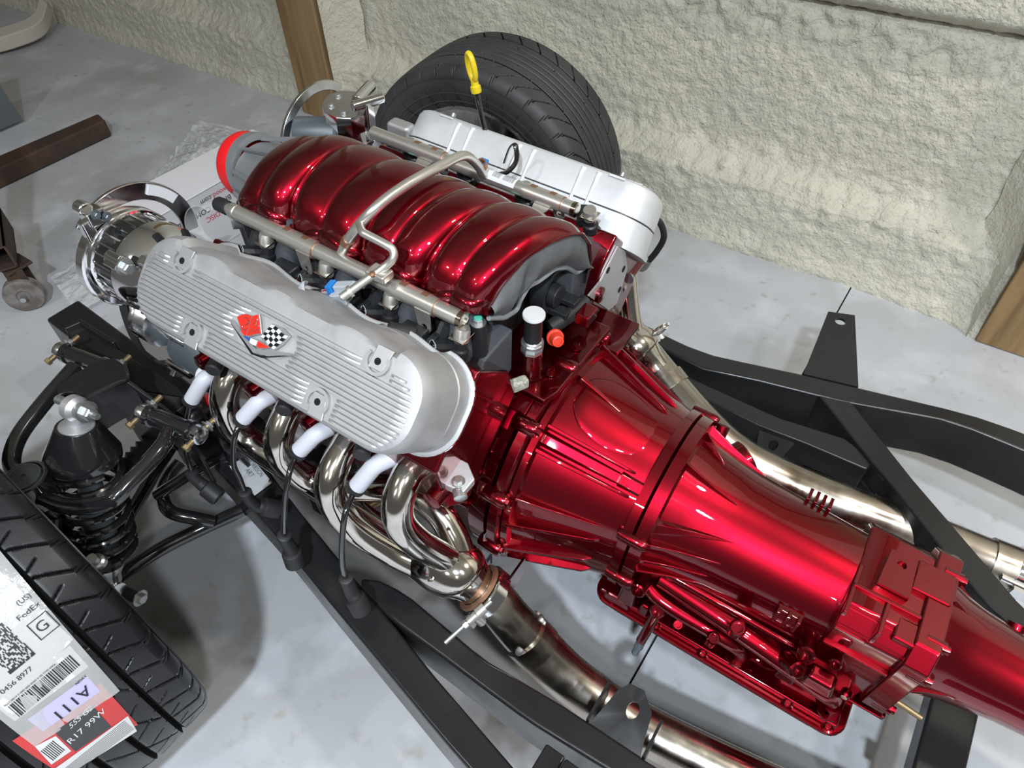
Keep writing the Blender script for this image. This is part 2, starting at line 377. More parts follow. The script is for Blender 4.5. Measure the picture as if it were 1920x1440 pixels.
# zip bag and papers
t = thing('zip_bag', 'crinkled clear zip bag holding white papers, tucked under the white carton', 'bag', (-2.3, 1.2, 0))
g = G()
def fn(a, b):
    x0, y0 = -2.44 + (-2.26 + 2.44) * a, 1.38 + .12 * a * (1 - b); p = A([-2.58, 1.50, .03]) * (1 - a) * (1 - b) + A([-2.22, 1.56, .04]) * a * (1 - b) + A([-2.34, 1.06, .01]) * (1 - a) * b + A([-2.08, 1.12, .02]) * a * b
    k = math.sin(PI * a) * math.sin(PI * min(1, b * 1.02))
    return p + A([0, 0, .035 * k + .014 * noise.noise(Vector((a * 8, b * 14, 0))) + .008 * noise.noise(Vector((a * 24, b * 30, 5)))])
grid(g, fn, 46, 80); part('film', g, 'bag', t, recalc=False, ang=50)
g = G(); zs = [A([-2.535, 1.495, .036]), A([-2.40, 1.505, .05]), A([-2.23, 1.515, .048])]
tube(g, zs, .005, 8); tube(g, [z - A([0, .022, .0]) for z in zs], .004, 8); part('zip_strip', g, 'film', t)
g = G(); prism(g, [(-2.42, 1.38, .016), (-2.26, 1.42, .016), (-2.12, 1.14, .016), (-2.29, 1.09, .016)], (0, 0, .004)); part('paper', g, 'card', t, flat=True)
t = thing('document_bag', 'small clear bag with a white leaflet sticking out left of the alternator', 'bag', (-2.1, .75, 0))
g = G(); prism(g, [(-2.14, .71, .02), (-1.95, .62, .02), (-1.92, .90, .02), (-2.10, .98, .02)], (0, 0, .003)); part('leaflet', g, 'card', t, flat=True)
g = G()
def fn(a, b):
    p = A([-2.14, .60, .01]) * (1 - a) * (1 - b) + A([-1.92, .55, .01]) * a * (1 - b) + A([-2.16, 1.0, .01]) * (1 - a) * b + A([-1.9, .98, .01]) * a * b
    return p + A([0, 0, .02 * math.sin(PI * a) * math.sin(PI * b) + .02 + .010 * noise.noise(Vector((a * 9, b * 12, 7)))])
grid(g, fn, 30, 40); part('film', g, 'bag', t, recalc=False, ang=50)

# ================================================================== wheels
def wheel(cx, cy, st, label, m, side):
    t = thing('mounted_tyre', label, 'tyre', (cx, cy, 0), 'front tyres')
    ax = A([-math.sin(st), math.cos(st), 0]); fx = A([math.cos(st), math.sin(st), 0]); c0 = A([cx, cy, .33])
    prof = [(-.098, .220), (-.108, .232), (-.117, .255), (-.1225, .278), (-.1215, .300), (-.1165, .312), (-.110, .3195)]
    tread = [(-.104 + .208 * k / 104, 0) for k in range(105)]
    pr = prof + [(y, .3275 - .0048 * (abs(y) / .104) ** 3.2) for y, _ in tread] + [(-y, r) for y, r in prof[::-1]]
    ys = A([p[0] for p in pr]); rs = A([p[1] for p in pr]); n = 1500
    th = np.arange(n) / n * 2 * PI; TH, Y = np.meshgrid(th, ys); R = np.repeat(rs[:, None], n, 1)
    tr = np.abs(Y) <= .106; dep = np.zeros_like(R)
    def smooth(x, w): return np.clip(1.25 - np.abs(x) / w * 1.25, 0, 1)
    if side < 0: gl = [(.064, .0042, .008), (.018, .0045, .008), (-.022, .0045, .008), (-.066, .0042, .008)]
    else: gl = [(-.030, .0032, .006), (-.012, .0030, .006), (.010, .0030, .006), (.030, .0032, .006), (.058, .0028, .005), (-.058, .0024, .005)]
    for y0, w, d_ in gl: dep = np.maximum(dep, d_ * smooth(Y - y0, w))
    def slash(per, slope, ph, w, lo, hi, d_, curve=0):
        global dep_
        a = TH * per / (2 * PI) + (Y * slope + curve * (Y - lo) ** 2) + ph; f = (a - np.round(a)) / per * 2 * PI * .327
        return d_ * smooth(f, w) * ((Y > lo) & (Y < hi))
    if side < 0:
        dep = np.maximum(dep, slash(46, 12, 0, .0021, .069, .118, .006, 60)); dep = np.maximum(dep, slash(46, -10, .3, .0016, .058, .085, .004))
        dep = np.maximum(dep, slash(23, 16, .2, .0020, -.018, .060, .005)); dep = np.maximum(dep, slash(46, -14, .6, .0015, .020, .050, .004))
        dep = np.maximum(dep, slash(23, -16, .2, .0020, -.062, -.02, .005)); dep = np.maximum(dep, slash(46, -12, 0, .0021, -.118, -.069, .006))
    else:
        dep = np.maximum(dep, slash(40, 14, 0, .0022, -.118, -.062, .006, 120)); dep = np.maximum(dep, slash(40, -14, 0, .0022, .060, .118, .006))
        dep = np.maximum(dep, slash(20, -22, .2, .0018, -.062, -.030, .005)); dep = np.maximum(dep, slash(20, -26, .5, .0018, .030, .060, .005))
        dep = np.maximum(dep, slash(1, 8, .36, .0016, -.104, .104, .002))
    R = R - dep * (np.abs(Y) < .1195)
    V = c0 + np.outer(np.cos(TH).ravel() * R.ravel(), fx) + np.outer(np.sin(TH).ravel() * R.ravel(), [0, 0, 1]) + np.outer(Y.ravel(), ax)
    m_ = len(pr); I, J = np.meshgrid(np.arange(n), np.arange(m_ - 1)); I = I.ravel(); J = J.ravel(); I2 = (I + 1) % n
    F = np.stack([J * n + I, J * n + I2, (J + 1) * n + I2, (J + 1) * n + I], 1)
    me = bpy.data.meshes.new('tyre'); me.vertices.add(len(V)); me.vertices.foreach_set('co', (V - A([cx, cy, 0])).ravel())
    me.loops.add(F.size); me.loops.foreach_set('vertex_index', F.ravel()); me.polygons.add(len(F)); me.polygons.foreach_set('loop_start', np.arange(len(F)) * 4)
    me.update(calc_edges=True); me.flip_normals(); me.polygons.foreach_set('use_smooth', [True] * len(F)); me.set_sharp_from_angle(angle=math.radians(50))
    me.materials.append(MT[m]); me.materials.append(MT['groove_shade']); dq = (dep * (np.abs(Y) < .1195)).ravel(); fd = dq[F].mean(1); me.polygons.foreach_set('material_index', (fd > .0022).astype(np.int32)); o = bpy.data.objects.new('tyre', me); COL.objects.link(o); o.parent = t  # deep tread faces take the painted shade colour
    for s_ in (-1, 1):                                  # raised rings on the sidewall
        g = G()
        for rr in (.2985, .262, .240):
            yy = np.interp(rr, [.232, .255, .278, .300, .312], [.108, .117, .1225, .1215, .1165]); ring(g, rr + .0018, rr - .0018, -.001, .0015, c0 + ax * s_ * yy, ax * s_, 96)
        part('sidewall_ring', g, m, t)
    g = G(); lathe(g, [(.222, -.100), (.215, -.102), (.206, -.090), (.196, -.05), (.196, .05), (.206, .09), (.215, .102), (.222, .100)], c0, ax, 64, x=fx); part('rim', g, 'billet' if side > 0 else 'chrome', t)
    g = G(); outw = 1 if side > 0 else -1
    for k in range(10):
        a = 2 * PI * k / 10; d_ = math.cos(a) * fx + math.sin(a) * A([0, 0, 1]); w_ = np.cross(ax, d_)
        loft(g, [[c0 + ax * outw * .055 + d_ * r + w_ * s1 * w + ax * s2 * .009 for s1, s2 in ((-1, -1), (1, -1), (1, 1), (-1, 1))] for r, w in ((.05, .016), (.12, .011), (.198, .016))])
    lathe(g, [(0, .03), (.072, .035), (.072, .07), (.03, .075), (0, .075)], c0, ax * outw, 32); part('spokes', g, 'billet', t, bevel=.002)
    g = G(); ring(g, .155, .075, -.028, -.004, c0 , ax * outw, 64); part('brake_disc', g, 'steelgrey', t)
    return t, c0, fx, ax
farw = wheel(-1.04, 1.390, .12, 'scuffed black low-profile tyre behind the far valve cover against the foam wall', 'tyrefar', 1)
nearw, nc, nfx, nax = wheel(-.94, -.05, -.057, 'glossy new tyre wrapped in shipping labels at the lower left corner', 'tyre', -1)
def ty(th, y, r=.3285):                                # point on the near tyre's tread
    a = math.radians(th); return nc + nfx * math.cos(a) * r + A([0, 0, 1]) * math.sin(a) * r + nax * y
def patch(pts, m, name, r, parent, nu=14, nv=10, wob=0.0, label=None):
    a, b, c, d_ = (A(p, float) for p in pts); g = G()
    grid(g, lambda u, v: ty(*((a * (1 - u) + b * u) * (1 - v) + (d_ * (1 - u) + c * u) * v), r=r + wob * noise.noise(Vector((u * 6, v * 6, r * 99)))), nu, nv)
    return part(name, g, m, parent, recalc=False, ang=180, label=label)
# label texts run across the tread: s along decreasing angle, y across
lab = thing('shipping_label', 'crumpled shipping label under clear tape on the near tyre tread', 'label', tuple(ty(35, .01)))
patch([(60, .066), (16, .050), (20, -.046), (60, -.050)], 'tape', 'tape', .3300, lab, 30, 20, .0016)
patch([(57, .050), (33, .055), (31, -.040), (57, -.045)], 'label', 'paper', .3294, lab, 20, 10, .0008)
patch([(32.5, .048), (26, .046), (27.5, -.040), (33, -.041)], 'label', 'paper', .3296, lab)
patch([(24.5, .038), (19.5, .036), (21.5, -.030), (26, -.031)], 'lilac', 'lilac_panel', .3302, lab)
DEG = math.degrees(1 / .33)
def TX(th0, y0, r=.3309):                               # text frame: x across the tread towards the label's right, y towards smaller angle
    return lambda x, y: ty(th0 + y * DEG, y0 + x, r)
g = G(); rng = random.Random(3); y = -.034
while y < .040:
    w = rng.choice([.0006, .0010, .0016]); g.add([ty(31.0, y, .3306), ty(27.6, y, .3306), ty(27.6, y + w, .3306), ty(31.0, y + w, .3306)], [(0, 1, 2, 3)]); y += w + rng.choice([.0006, .0010, .0014])
for i in range(22):
    for j in range(26):
        if rng.random() < .5: a0, y0 = 45 - i * .42, -.012 + j * .0012; g.add([ty(a0, y0, .3304), ty(a0 - .42, y0, .3304), ty(a0 - .42, y0 + .0012, .3304), ty(a0, y0 + .0012, .3304)], [(0, 1, 2, 3)])
part('barcode', g, 'inkblack', lab, flat=True, recalc=False, kind='stuff')
g = G()
text(g, '(US)', TX(45.5, .040), .009); text(g, 'FedEx', TX(43.0, .030), .009, sx=1.2); text(g, 'G', TX(38.4, .036), .018)
text(g, 'BLVD', TX(46, -.006), .007); text(g, '45 0456 8977', TX(33.6, -.040), .0085); text(g, '9622 0019 0 000 000 0000 0 00 7745 0456', TX(31.3, -.036), .0035)
for a, b, c, d_ in ((41.5, .032, .024, 0), (37.4, .032, .024, 0)): g.add([ty(a, b, .331), ty(a - .2, b, .331), ty(a - .2, b + c, .331), ty(a, b + c, .331)], [(0, 1, 2, 3)])
g.add([ty(41.5, .032, .331), ty(37.4, .032, .331), ty(37.4, .0332, .331), ty(41.5, .0332, .331)], [(0, 1, 2, 3)]); g.add([ty(41.5, .0548, .331), ty(37.4, .0548, .331), ty(37.4, .056, .331), ty(41.5, .056, .331)], [(0, 1, 2, 3)])
text(g, 'A111', lambda x, y: ty(23.3 - y * DEG, .031 - x, .3312), .021); text(g, 'NDAY', TX(24.6, .024), .005)
part('lettering', g, 'inkblack', lab, flat=True, recalc=False, kind='stuff')
lab2 = thing('tyre_size_label', 'red and black tyre size sticker below the shipping label', 'label', tuple(ty(14, 0)))
patch([(21, .042), (3.5, .036), (9, -.052), (24.5, -.055)], 'labelred', 'red_panel', .3292, lab2)
patch([(18, .020), (9.5, .016), (11.5, -.026), (19.5, -.024)], 'labelgrey', 'dark_panel', .3297, lab2)
patch([(8.5, .036), (2.0, .030), (8.0, -.052), (12, -.052)], 'label', 'paper', .3300, lab2)
patch([(18.5, -.026), (12.5, -.028), (13.5, -.050), (20, -.046)], 'label', 'paper', .3298, lab2)
g = G(); text(g, 'R17 99W', TX(14.2, -.024, .3303), .0125); text(g, '555 G2', TX(17.3, -.012, .3303), .010, shear=.3); part('white_lettering', g, 'label', lab2, flat=True, recalc=False)
g = G(); y = -.046
while y < -.030:
    g.add([ty(18.2, y, .3303), ty(14, y, .3303), ty(14, y + .0009, .3303), ty(18.2, y + .0009, .3303)], [(0, 1, 2, 3)]); y += .0020
for k in range(9):
    g.add([ty(8.2 - k * .55, .030, .3306), ty(8.05 - k * .55, .030, .3306), ty(9.9 - k * .4, -.046, .3306), ty(10.05 - k * .4, -.046, .3306)], [(0, 1, 2, 3)])
part('barcode', g, 'inkblack', lab2, flat=True, recalc=False, kind='stuff')

# ================================================================== chassis frame
fr = thing('chassis_frame', 'satin black welded car chassis frame carrying the engine and gearbox', 'chassis', (-.4, .66, .2))
def resamp(L, n):
    L = [A(p, float) for p in L]; d = np.r_[0, np.cumsum([np.linalg.norm(L[i + 1] - L[i]) for i in range(len(L) - 1)])]; s = np.linspace(0, d[-1], n)
    return [A([np.interp(x, d, [p[k] for p in L]) for k in range(3)]) for x in s]
def ribbon(g, L, R_, h, n=26):
    L, R_ = resamp(L, n), resamp(R_, n); dz = A([0, 0, -h]); loft(g, [[l, r, r + dz, l + dz] for l, r in zip(L, R_)]); return g
def Z(L, z): return [(x, y, z) for x, y in L]
def mir(L): return [(p[0], 1.33 - p[1], p[2]) for p in L]
z = .31
RA = Z([(-1.55, .38), (-1.14, .355), (-.92, .320), (-.73, .2867), (-.5678, .250), (-.2952, .1903), (-.2277, .1767), (-.0851, .1566), (.25, .13)], z)
RAr = Z([(-1.55, .46), (-1.10, .430), (-.92, .396), (-.7062, .3377), (-.5012, .2878), (-.4457, .2757), (-.3393, .2475), (-.1732, .2111), (-.0476, .1819), (.28, .17)], z)
RB = Z([(-.5296, .3016), (-.499, .3164), (-.4538, .3214), (-.2909, .3057), (-.1646, .3141), (-.1199, .3146), (-.0214, .3156), (.1326, .324), (.5, .34)], z + .002)
RBl = Z([(-.515, .2878), (-.4457, .2757), (-.3426, .274), (-.2791, .2715), (-.1909, .2694), (-.0774, .2756), (.079, .2877), (.5, .30)], z + .002)
g = G(); ribbon(g, RA, RAr, .105, 40); part('side_rail', g, 'frame', fr, bevel=.006)
g = G(); ribbon(g, RBl, RB, .10, 34); part('inner_rail', g, 'frame', fr, bevel=.006)
FF = Z([(-1.5, .955), (-.9, 1.04), (-.5539, 1.0972), (-.3744, 1.0719), (-.3182, 1.0676), (-.2636, 1.071), (-.098, 1.1151), (.0035, 1.138), (.1884, 1.1801), (.2811, 1.1853), (.4299, 1.1829), (.8, 1.17)], z)
FN = Z([(-1.5, .875), (-.9, .975), (-.5273, 1.0504), (-.3597, 1.0315), (-.2756, 1.0198), (-.1627, 1.0508), (-.0533, 1.0745), (.0029, 1.0881), (.1488, 1.1356), (.1958, 1.1417), (.2877, 1.14), (.4341, 1.1262), (.8, 1.11)], z)
g = G(); ribbon(g, FF, FN, .105, 44); part('side_rail', g, 'frame', fr, bevel=.006)
g = G(); ribbon(g, Z([(-.47, 1.028), (-.4038, 1.0106), (-.3094, .9908), (-.0988, .9838), (.0252, 1.0021), (.0743, .970)], z - .004), Z([(-.47, .985), (-.3485, .9727), (-.258, .9534), (-.1223, .9453), (-.0443, .9507), (.0712, .9518)], z - .004), .06); part('inner_rail', g, 'frame', fr, bevel=.004)
g = G(); ribbon(g, Z([(-.0559, 1.0729), (.0743, .9638), (.1042, .9425), (.2115, .8508), (.2827, .7918), (.3426, .7653), (.432, .7396), (.8, .66)], z + .003), Z([(.0029, 1.0881), (.1412, .9667), (.2166, .9071), (.2496, .8806), (.3358, .8118), (.428, .7813), (.8, .72)], z + .003), .05, 40); part('diagonal_brace', g, 'frame', fr, bevel=.004)
g = G(); ribbon(g, Z([(-.50, 1.02), (-.2071, 1.03), (-.04, 1.035), (.09, 1.01)], .19), Z([(-.50, .98), (-.2, .985), (-.0425, .985), (.09, .97)], .19), .06); part('lower_beam', g, 'frame', fr, bevel=.005)
g = G(); ribbon(g, Z([(-.0559, 1.0729), (.06, .975), (.10, .942)], .306), Z([(-.050, 1.078), (.066, .981), (.106, .948)], .306), .11, 8); ribbon(g, Z([(.07, .96), (.20, .862), (.30, .79)], .262), Z([(.075, .966), (.205, .868), (.305, .796)], .262), .07, 10); part('gusset_web', g, 'frame', fr, flat=True)
g = G()                                               # weld bead of stacked coins
for k in range(34):
    f = k / 33; p = A([.235, .842, .262]) * (1 - f) + A([.36, .742, .262]) * f; lathe(g, [(0, -.0016), (.005, -.0008), (.005, .0008), (0, .0016)], p, (.79, -.6, .1), 10)
part('weld_bead', g, 'zinc', fr)
g = G(); P = [(-.1162, 1.3257, z), (-.0654, 1.3439, z), (.001, 1.138, z), (-.0985, 1.115, z)]
plate_hole(g, P, (-.085, 1.308, z), .011, (0, 0, -.006), (1, 0, 0), (0, 1, 0), 24); part('outrigger', g, 'frame', fr, ang=20)
g = G(); P = [(x, y, .306 + .35 * (y - .3142)) for x, y in ((-.1199, .3146), (-.1074, .3697), (-.097, .384), (-.0768, .3859), (-.0548, .3666), (-.0436, .3137))]
plate_hole(g, P, (-.0785, .357, .306 + .35 * (.357 - .3142)), .0085, (0, .002, -.006), (1, 0, 0), (0, .95, .31), 28, 1.35); part('mount_tab', g, 'frame', fr, ang=20)
g = G(); box(g, (-.124, .345, .29), (.004, .06, .05)); part('tab_gusset', g, 'frame', fr, flat=True); g = G(); box(g, (-.040, .343, .29), (.004, .055, .05)); part('tab_gusset', g, 'frame', fr, flat=True)
g = G(); P = [(x, y, .300 - .33 * (.9638 - y)) for x, y in ((-.1247, .9638), (-.1123, .9181), (-.0911, .9024), (-.078, .904), (-.064, .9099), (-.0505, .9638))]
plate_hole(g, P, (-.0862, .930, .300 - .33 * .0338), .0085, (0, .002, -.006), (1, 0, 0), (0, .95, .31), 28, 1.3); part('mount_tab', g, 'frame', fr, ang=20)
g = G(); box(g, (-.105, .24, .30), (.035, .03, .05)); box(g, (-.14, .235, .296), (.03, .05, .03)); part('clip_bracket', g, 'frame', fr, bevel=.003)
g = G(); box(g, (-1.05, .665, .20), (.10, .66, .09)); box(g, (-1.03, .665, .145), (.18, .50, .03)); part('front_crossmember', g, 'frame', fr, bevel=.008)
g = G(); P = [(-.8787, .3327, .312), (-.8647, .3697, .312), (-.7843, .3506, .312), (-.7902, .3085, .312)]; prism(g, P, (0, 0, .0025)); pl = part('maker_plate', g, 'farcast', fr, bevel=.0006)
g = G(); ex = unit(A((-.7843, .3506, 0)) - A((-.8647, .3697, 0))); ey = np.cross([0, 0, 1], ex)
text(g, 'MORRISON', lambda x, y: A((-.860, .358, .3148)) + ex * x + ey * y, .0125, sx=.82); text(g, 'ART', lambda x, y: A((-.845, .341, .3148)) + ex * x + ey * y, .012); part('stamped_name', g, 'steelgrey', pl, flat=True, recalc=False)
for p in P:
    g = G(); q = A(p) * .93 + A([-.8295, .340, .312]) * .07; lathe(g, [(.0035, 0), (.0035, .003), (.002, .0048), (0, .005)], (q[0], q[1], .314), (0, 0, 1), 12); part('rivet', g, 'chrome', pl)
# gearbox crossmember and its bracket at lower right
g = G(); box(g, (.315, .63, .165), (.065, .26, .05)); part('gearbox_crossmember', g, 'frame', fr, bevel=.005)
g = G(); box(g, (.34, .515, .13), (.115, .05, .012), X=unit((1, .1, 0)), Y=unit((-.1, 1, 0))); box(g, (.31, .545, .15), (.085, .006, .05)); part('foot_bracket', g, 'frame', fr, bevel=.003)
g = G(); lathe(g, [(.026, 0), (.026, .03), (.012, .034)], (.345, .505, .136), (0, 0, 1), 24); part('bushing', g, 'rubber', fr)
g = G(); lathe(g, [(.016, 0), (.016, .004), (.009, .004), (.009, .012), (0, .013)], (.345, .505, .168), (0, 0, 1), 20); part('bushing_bolt', g, 'zinc', fr)

# ================================================================== front suspension (near side seen, far side the same)
def suspension(mi, side):
    f = (lambda L: mir(L)) if mi else (lambda L: L)
    v = (lambda d: (d[0], -d[1], d[2])) if mi else (lambda d: d)
    S = side
    one = lambda p: f([p])[0]
    t = thing('upper_control_arm', 'gloss black tubular upper control arm with round ball joint cap, ' + S, 'suspension arm', one((-.94, .09, .5)), 'control arms' if mi else None)
    ball = A(one((-.9394, .089, .50)))
    g = G(); tube(g, f([(-.925, .085, .485), (-.8628, .1005, .488), (-.814, .1332, .498), (-.8068, .1679, .508), (-.8114, .2305, .518), (-.8257, .2600, .52)]), .0125, 16); part('arm_tube', g, 'blackgloss', t)
    g = G(); tube(g, f([(-.965, .085, .485), (-1.0, .095, .495), (-1.025, .1268, .508), (-1.0452, .1853, .518), (-1.075, .2600, .52)]), .0125, 16); part('arm_tube', g, 'blackgloss', t)
    g = G(); lathe(g, [(.020, -.045), (.028, -.04), (.031, -.02), (.031, .012), (.027, .014), (.0265, .010), (0, .010)], ball, (0, 0, 1), 40); part('ball_joint_cup', g, 'blackgloss', t)
    g = G(); lathe(g, [(.023, .0105), (.023, .0145), (.019, .016), (.004, .0165), (.004, .013), (0, .013)], ball, (0, 0, 1), 36); cap = part('ball_joint_cap', g, 'greyplastic', t)
    g = G(); ring(g, .0235, .0215, .0145, .0158, ball, (0, 0, 1), 40); ring(g, .0285, .0268, .013, .0148, ball, (0, 0, 1), 40); part('cap_ring', g, 'steelgrey', cap)
    g = G(); lathe(g, [(.012, -.045), (.016, -.06), (.010, -.085), (.008, -.115)], ball, (0, 0, 1), 20); part('ball_stud', g, 'frame', t)
    for nm_, a, b in (('front', (-1.118, .272, .52), (-1.024, .287, .52)), ('rear', (-.880, .262, .52), (-.795, .277, .52))):
        a, b = f([a, b]); d_ = unit(A(b) - A(a)); L_ = np.linalg.norm(A(b) - A(a))
        g = G(); lathe(g, [(.0175, 0), (.0175, L_ * .1), (.0145, L_ * .12), (.0145, L_ * .86), (.0175, L_ * .88), (.0175, L_)], a, d_, 24); ps = part('pivot_sleeve', g, 'blackgloss', t)
        for e, s in ((a, -1), (b, 1)):
            g = G(); lathe(g, [(.013, 0), (.015, .003), (.015, .016), (.010, .019)], A(e), d_ * s, 24); part('spacer', g, 'billet', ps)
            e2 = A(e) + d_ * s * .012
            g = G(); lathe(g, [(.0045, -.030), (.0045, .036)], e2, A(v((-.05, 1, .12))), 12); bolt(g, e2 - unit(v((-.05, 1, .12))) * .022, -unit(v((-.05, 1, .12))), .0068, .007, washer=False); part('pivot_bolt', g, 'brassbolt', ps)
            g = G(); bolt(g, e2 + unit(v((-.05, 1, .12))) * .016, unit(v((-.05, 1, .12))), .0070, .006); part('nut', g, 'zinc', ps)
    # shock tower bracket on the rail
    t = thing('shock_tower', 'black welded coilover mount bracket bolted over the chassis rail, ' + S, 'bracket', one((-.98, .29, .3)), 'shock towers' if mi else None)
    top = [(-1.0, .275), (-.985, .292), (-.955, .292), (-.925, .276), (-.9323, .262), (-.9426, .2273), (-.9440, .2085), (-.9560, .214), (-.9700, .214), (-.981, .206), (-.985, .1967), (-.9985, .2042), (-1.006, .235)]
    chan = [(-1.2058, .342), (-1.1246, .338), (-.9318, .336), (-.90, .330), (-.965, .303), (-1.0165, .297), (-1.0887, .297), (-1.1699, .294), (-1.2115, .3149)]
    g = G(); prism(g, f(Z(chan, .482)), (0, 0, .006)); part('gusset_plate', g, 'frame', t, bevel=.0015)
    g = G(); prism(g, f(Z(top, .557)), (0, 0, .006)); part('top_plate', g, 'frame', t, bevel=.0015)
    g = G(); prism(g, f(Z([(-.9323, .2803), (-.9426, .2273), (-.9440, .2085), (-.949, .2085), (-.9475, .2273), (-.9373, .2803)], .49)), (0, 0, .068)); prism(g, f(Z([(-.985, .197), (-.9962, .2042), (-1.006, .2639), (-1.001, .2639), (-.991, .2042), (-.981, .2)], .50)), (0, 0, .058)); prism(g, f([(-1.0, .270, .557), (-.925, .272, .557), (-.875, .288, .50), (-.865, .292, .40), (-.87, .292, .31), (-.90, .29, .36), (-.95, .284, .405), (-1.0, .28, .36), (-1.05, .275, .31), (-1.02, .268, .50)]), v((0, .006, 0))); part('side_plate', g, 'frame', t, bevel=.0015)
    g = G(); prism(g, f([(-1.15, .336, .482), (-.90, .330, .482), (-.84, .35, .30), (-1.12, .37, .30)]), v((0, .006, 0))); part('back_plate', g, 'frame', t, flat=True)
    g = G(); ribbon(g, f(Z([(-1.212, .345), (-1.10, .345)], .50)), f(Z([(-1.208, .337), (-1.10, .337)], .50)), .05, 4); ribbon(g, f(Z([(-1.214, .315), (-1.206, .345)], .50)), f(Z([(-1.206, .313), (-1.198, .343)], .50)), .05, 3); part('front_channel', g, 'frame', t, bevel=.003)
    if not mi:
        g = G(); tube(g, f(Z([(-.945, .21), (-.9426, .2273), (-.9323, .262), (-.925, .276), (-.955, .292)], .563)), .0024, 6, res=3); part('weld_bead', g, 'frame', t)
    # coilover
    t = thing('coilover_shock', 'gloss black coilover shock standing under its mount, ' + S, 'shock absorber', one((-.929, .10, .25)), 'coilovers' if mi else None)
    a, b = A(one((-.9294, .193, .577))), A(one((-.9289, .098, .2752))); d_ = unit(b - a); X_, Y_, _ = basis(d_)
    ej = A(one((-.966, .200, .535)))
    g = G(); lathe(g, [(.013, -.012), (.019, -.006), (.019, .006), (.013, .012)], a + A([-.0, 0, -.005]), v((1, 0.15, 0)), 28); lathe(g, [(.010, .01), (.012, .03), (.024, .034), (.026, .04)], a, d_, 28); part('top_eye', g, 'castface', t)
    g = G(); lathe(g, [(.007, -.03), (.007, .028)], a, v((1, .15, 0)), 12); bolt(g, A(a) + A(v((.028, .004, 0))), v((1, .15, 0)), .011, .012); lathe(g, [(.005, .03), (.005, .052)], a, v((1, .15, 0)), 10); part('top_bolt', g, 'zinc', t)
    g = G(); lathe(g, [(.024, .036), (.029, .036), (.050, .080), (.053, .086), (.053, .096), (.038, .098)], a, d_, 44); part('spring_hat', g, 'blackgloss', t)
    g = G(); lathe(g, [(.018, .08), (.018, .20), (.024, .205), (.024, .33)], a, d_, 28); part('damper_body', g, 'steelgrey', t)
    g = G(); H = [];
    for k in range(0, 7 * 24 + 1):
        th = 2 * PI * k / 24; h = .106 + .180 * (k / (7 * 24)); rr = .0465; H.append(a + d_ * h + rr * (math.cos(th) * X_ + math.sin(th) * Y_))
    tube(g, H, .0062, 10, smooth=False); part('coil_spring', g, 'blackgloss', t)
    g = G(); lathe(g, [(.030, .282), (.046, .286), (.047, .292), (.034, .300), (.030, .318), (.020, .326)], a, d_, 36); part('spring_perch', g, 'frame', t)
    g = G(); lathe(g, [(.026, .30), (.027, .325), (.019, .345), (.017, .365)], a, d_, 30); lathe(g, [(.013, -.02), (.013, .02)], a + d_ * .375, v((1, 0, 0)), 20); part('lower_eye', g, 'billet', t)
    # lower arm
    t = thing('lower_control_arm', 'black tubular lower control arm reaching to the chassis rail, ' + S, 'suspension arm', one((-.95, .1, .15)), 'control arms' if mi else None)
    g = G(); tube(g, f([(-.985, .03, .17), (-.958, .095, .19), (-.9321, .1727, .20), (-.9029, .2457, .20), (-.862, .3134, .21)]), .0135, 16); part('arm_tube', g, 'blackgloss', t)
    g = G(); tube(g, f([(-.985, .03, .17), (-1.02, .12, .185), (-1.07, .24, .20), (-1.11, .34, .21)]), .0135, 16); part('arm_tube', g, 'blackgloss', t)
    g = G(); tube(g, f([(-1.0, .30, .27), (-.995, .2685, .265), (-.98, .2385, .255), (-.9407, .2250, .25), (-.905, .2430, .235), (-.885, .262, .215)]), .0125, 14); tube(g, f([(-.98, .23, .262), (-.93, .30, .30), (-.90, .345, .31)]), .0115, 12); part('brace_tube', g, 'blackgloss', t)
    g = G(); lathe(g, [(.0165, -.025), (.0165, .025)], one((-.855, .325, .212)), v((1, -.15, 0)), 20); lathe(g, [(.010, -.035), (.010, .035)], one((-.93, .085, .185)), v((1, .2, 0)), 16); part('bushing', g, 'rubber', t)
    g = G(); bolt(g, A(one((-.893, .094, .185))), v((1, .2, 0)), .010, .008); part('lower_bolt', g, 'zinc', t)
    t = thing('steering_knuckle', 'dark steering knuckle and hub between the arms, ' + S, 'knuckle', one((-.94, .06, .2)), 'knuckles' if mi else None)
    g = G(); tube(g, f([(-.94, .085, .42), (-.94, .055, .38), (-.94, .035, .33), (-.95, .03, .25), (-.955, .035, .19)]), [.014, .024, .036, .024, .016], 16); lathe(g, [(.045, 0), (.045, .06)], one((-.94, .035, .33)), v((0, -1, 0)), 28); part('knuckle_body', g, 'frame', t)
    g = G(); tube(g, f([(-.93, .05, .30), (-.89, .075, .315), (-.87, .085, .335)]), .010, 10); part('steering_arm', g, 'frame', t)
    g = G(); lathe(g, [(.012, 0), (.012, .012), (.008, .014), (.008, .03)], one((-.873, .083, .345)), v((.3, -.2, 1)), 16); part('rod_end', g, 'zinc', t)
suspension(False, 'behind the labelled near tyre')
suspension(True, 'on the hidden far side')
# steering rack boot
t = thing('steering_rack_boot', 'ribbed black rubber steering rack boot behind the coilover spring', 'rack boot', (-1.0, .3, .3))
g = G(); pr = []
for k in range(11): pr += [(.026 - k * .0006, k * .0125), (.036 - k * .0012, k * .0125 + .006)]
lathe(g, pr, (-1.005, .345, .345), unit((-.15, -1, -.25)), 32); part('bellows', g, 'rubber', t)
g = G(); tube(g, [(-1.02, .225, .30), (-1.0, .14, .285), (-.97, .06, .285)], .009, 12); part('tie_rod', g, 'frame', t)
g = G(); tube(g, [(-1.0, .345, .345), (-.98, .66, .345), (-1.0, .985, .345)], .025, 20); part('rack_housing', g, 'billet', t)
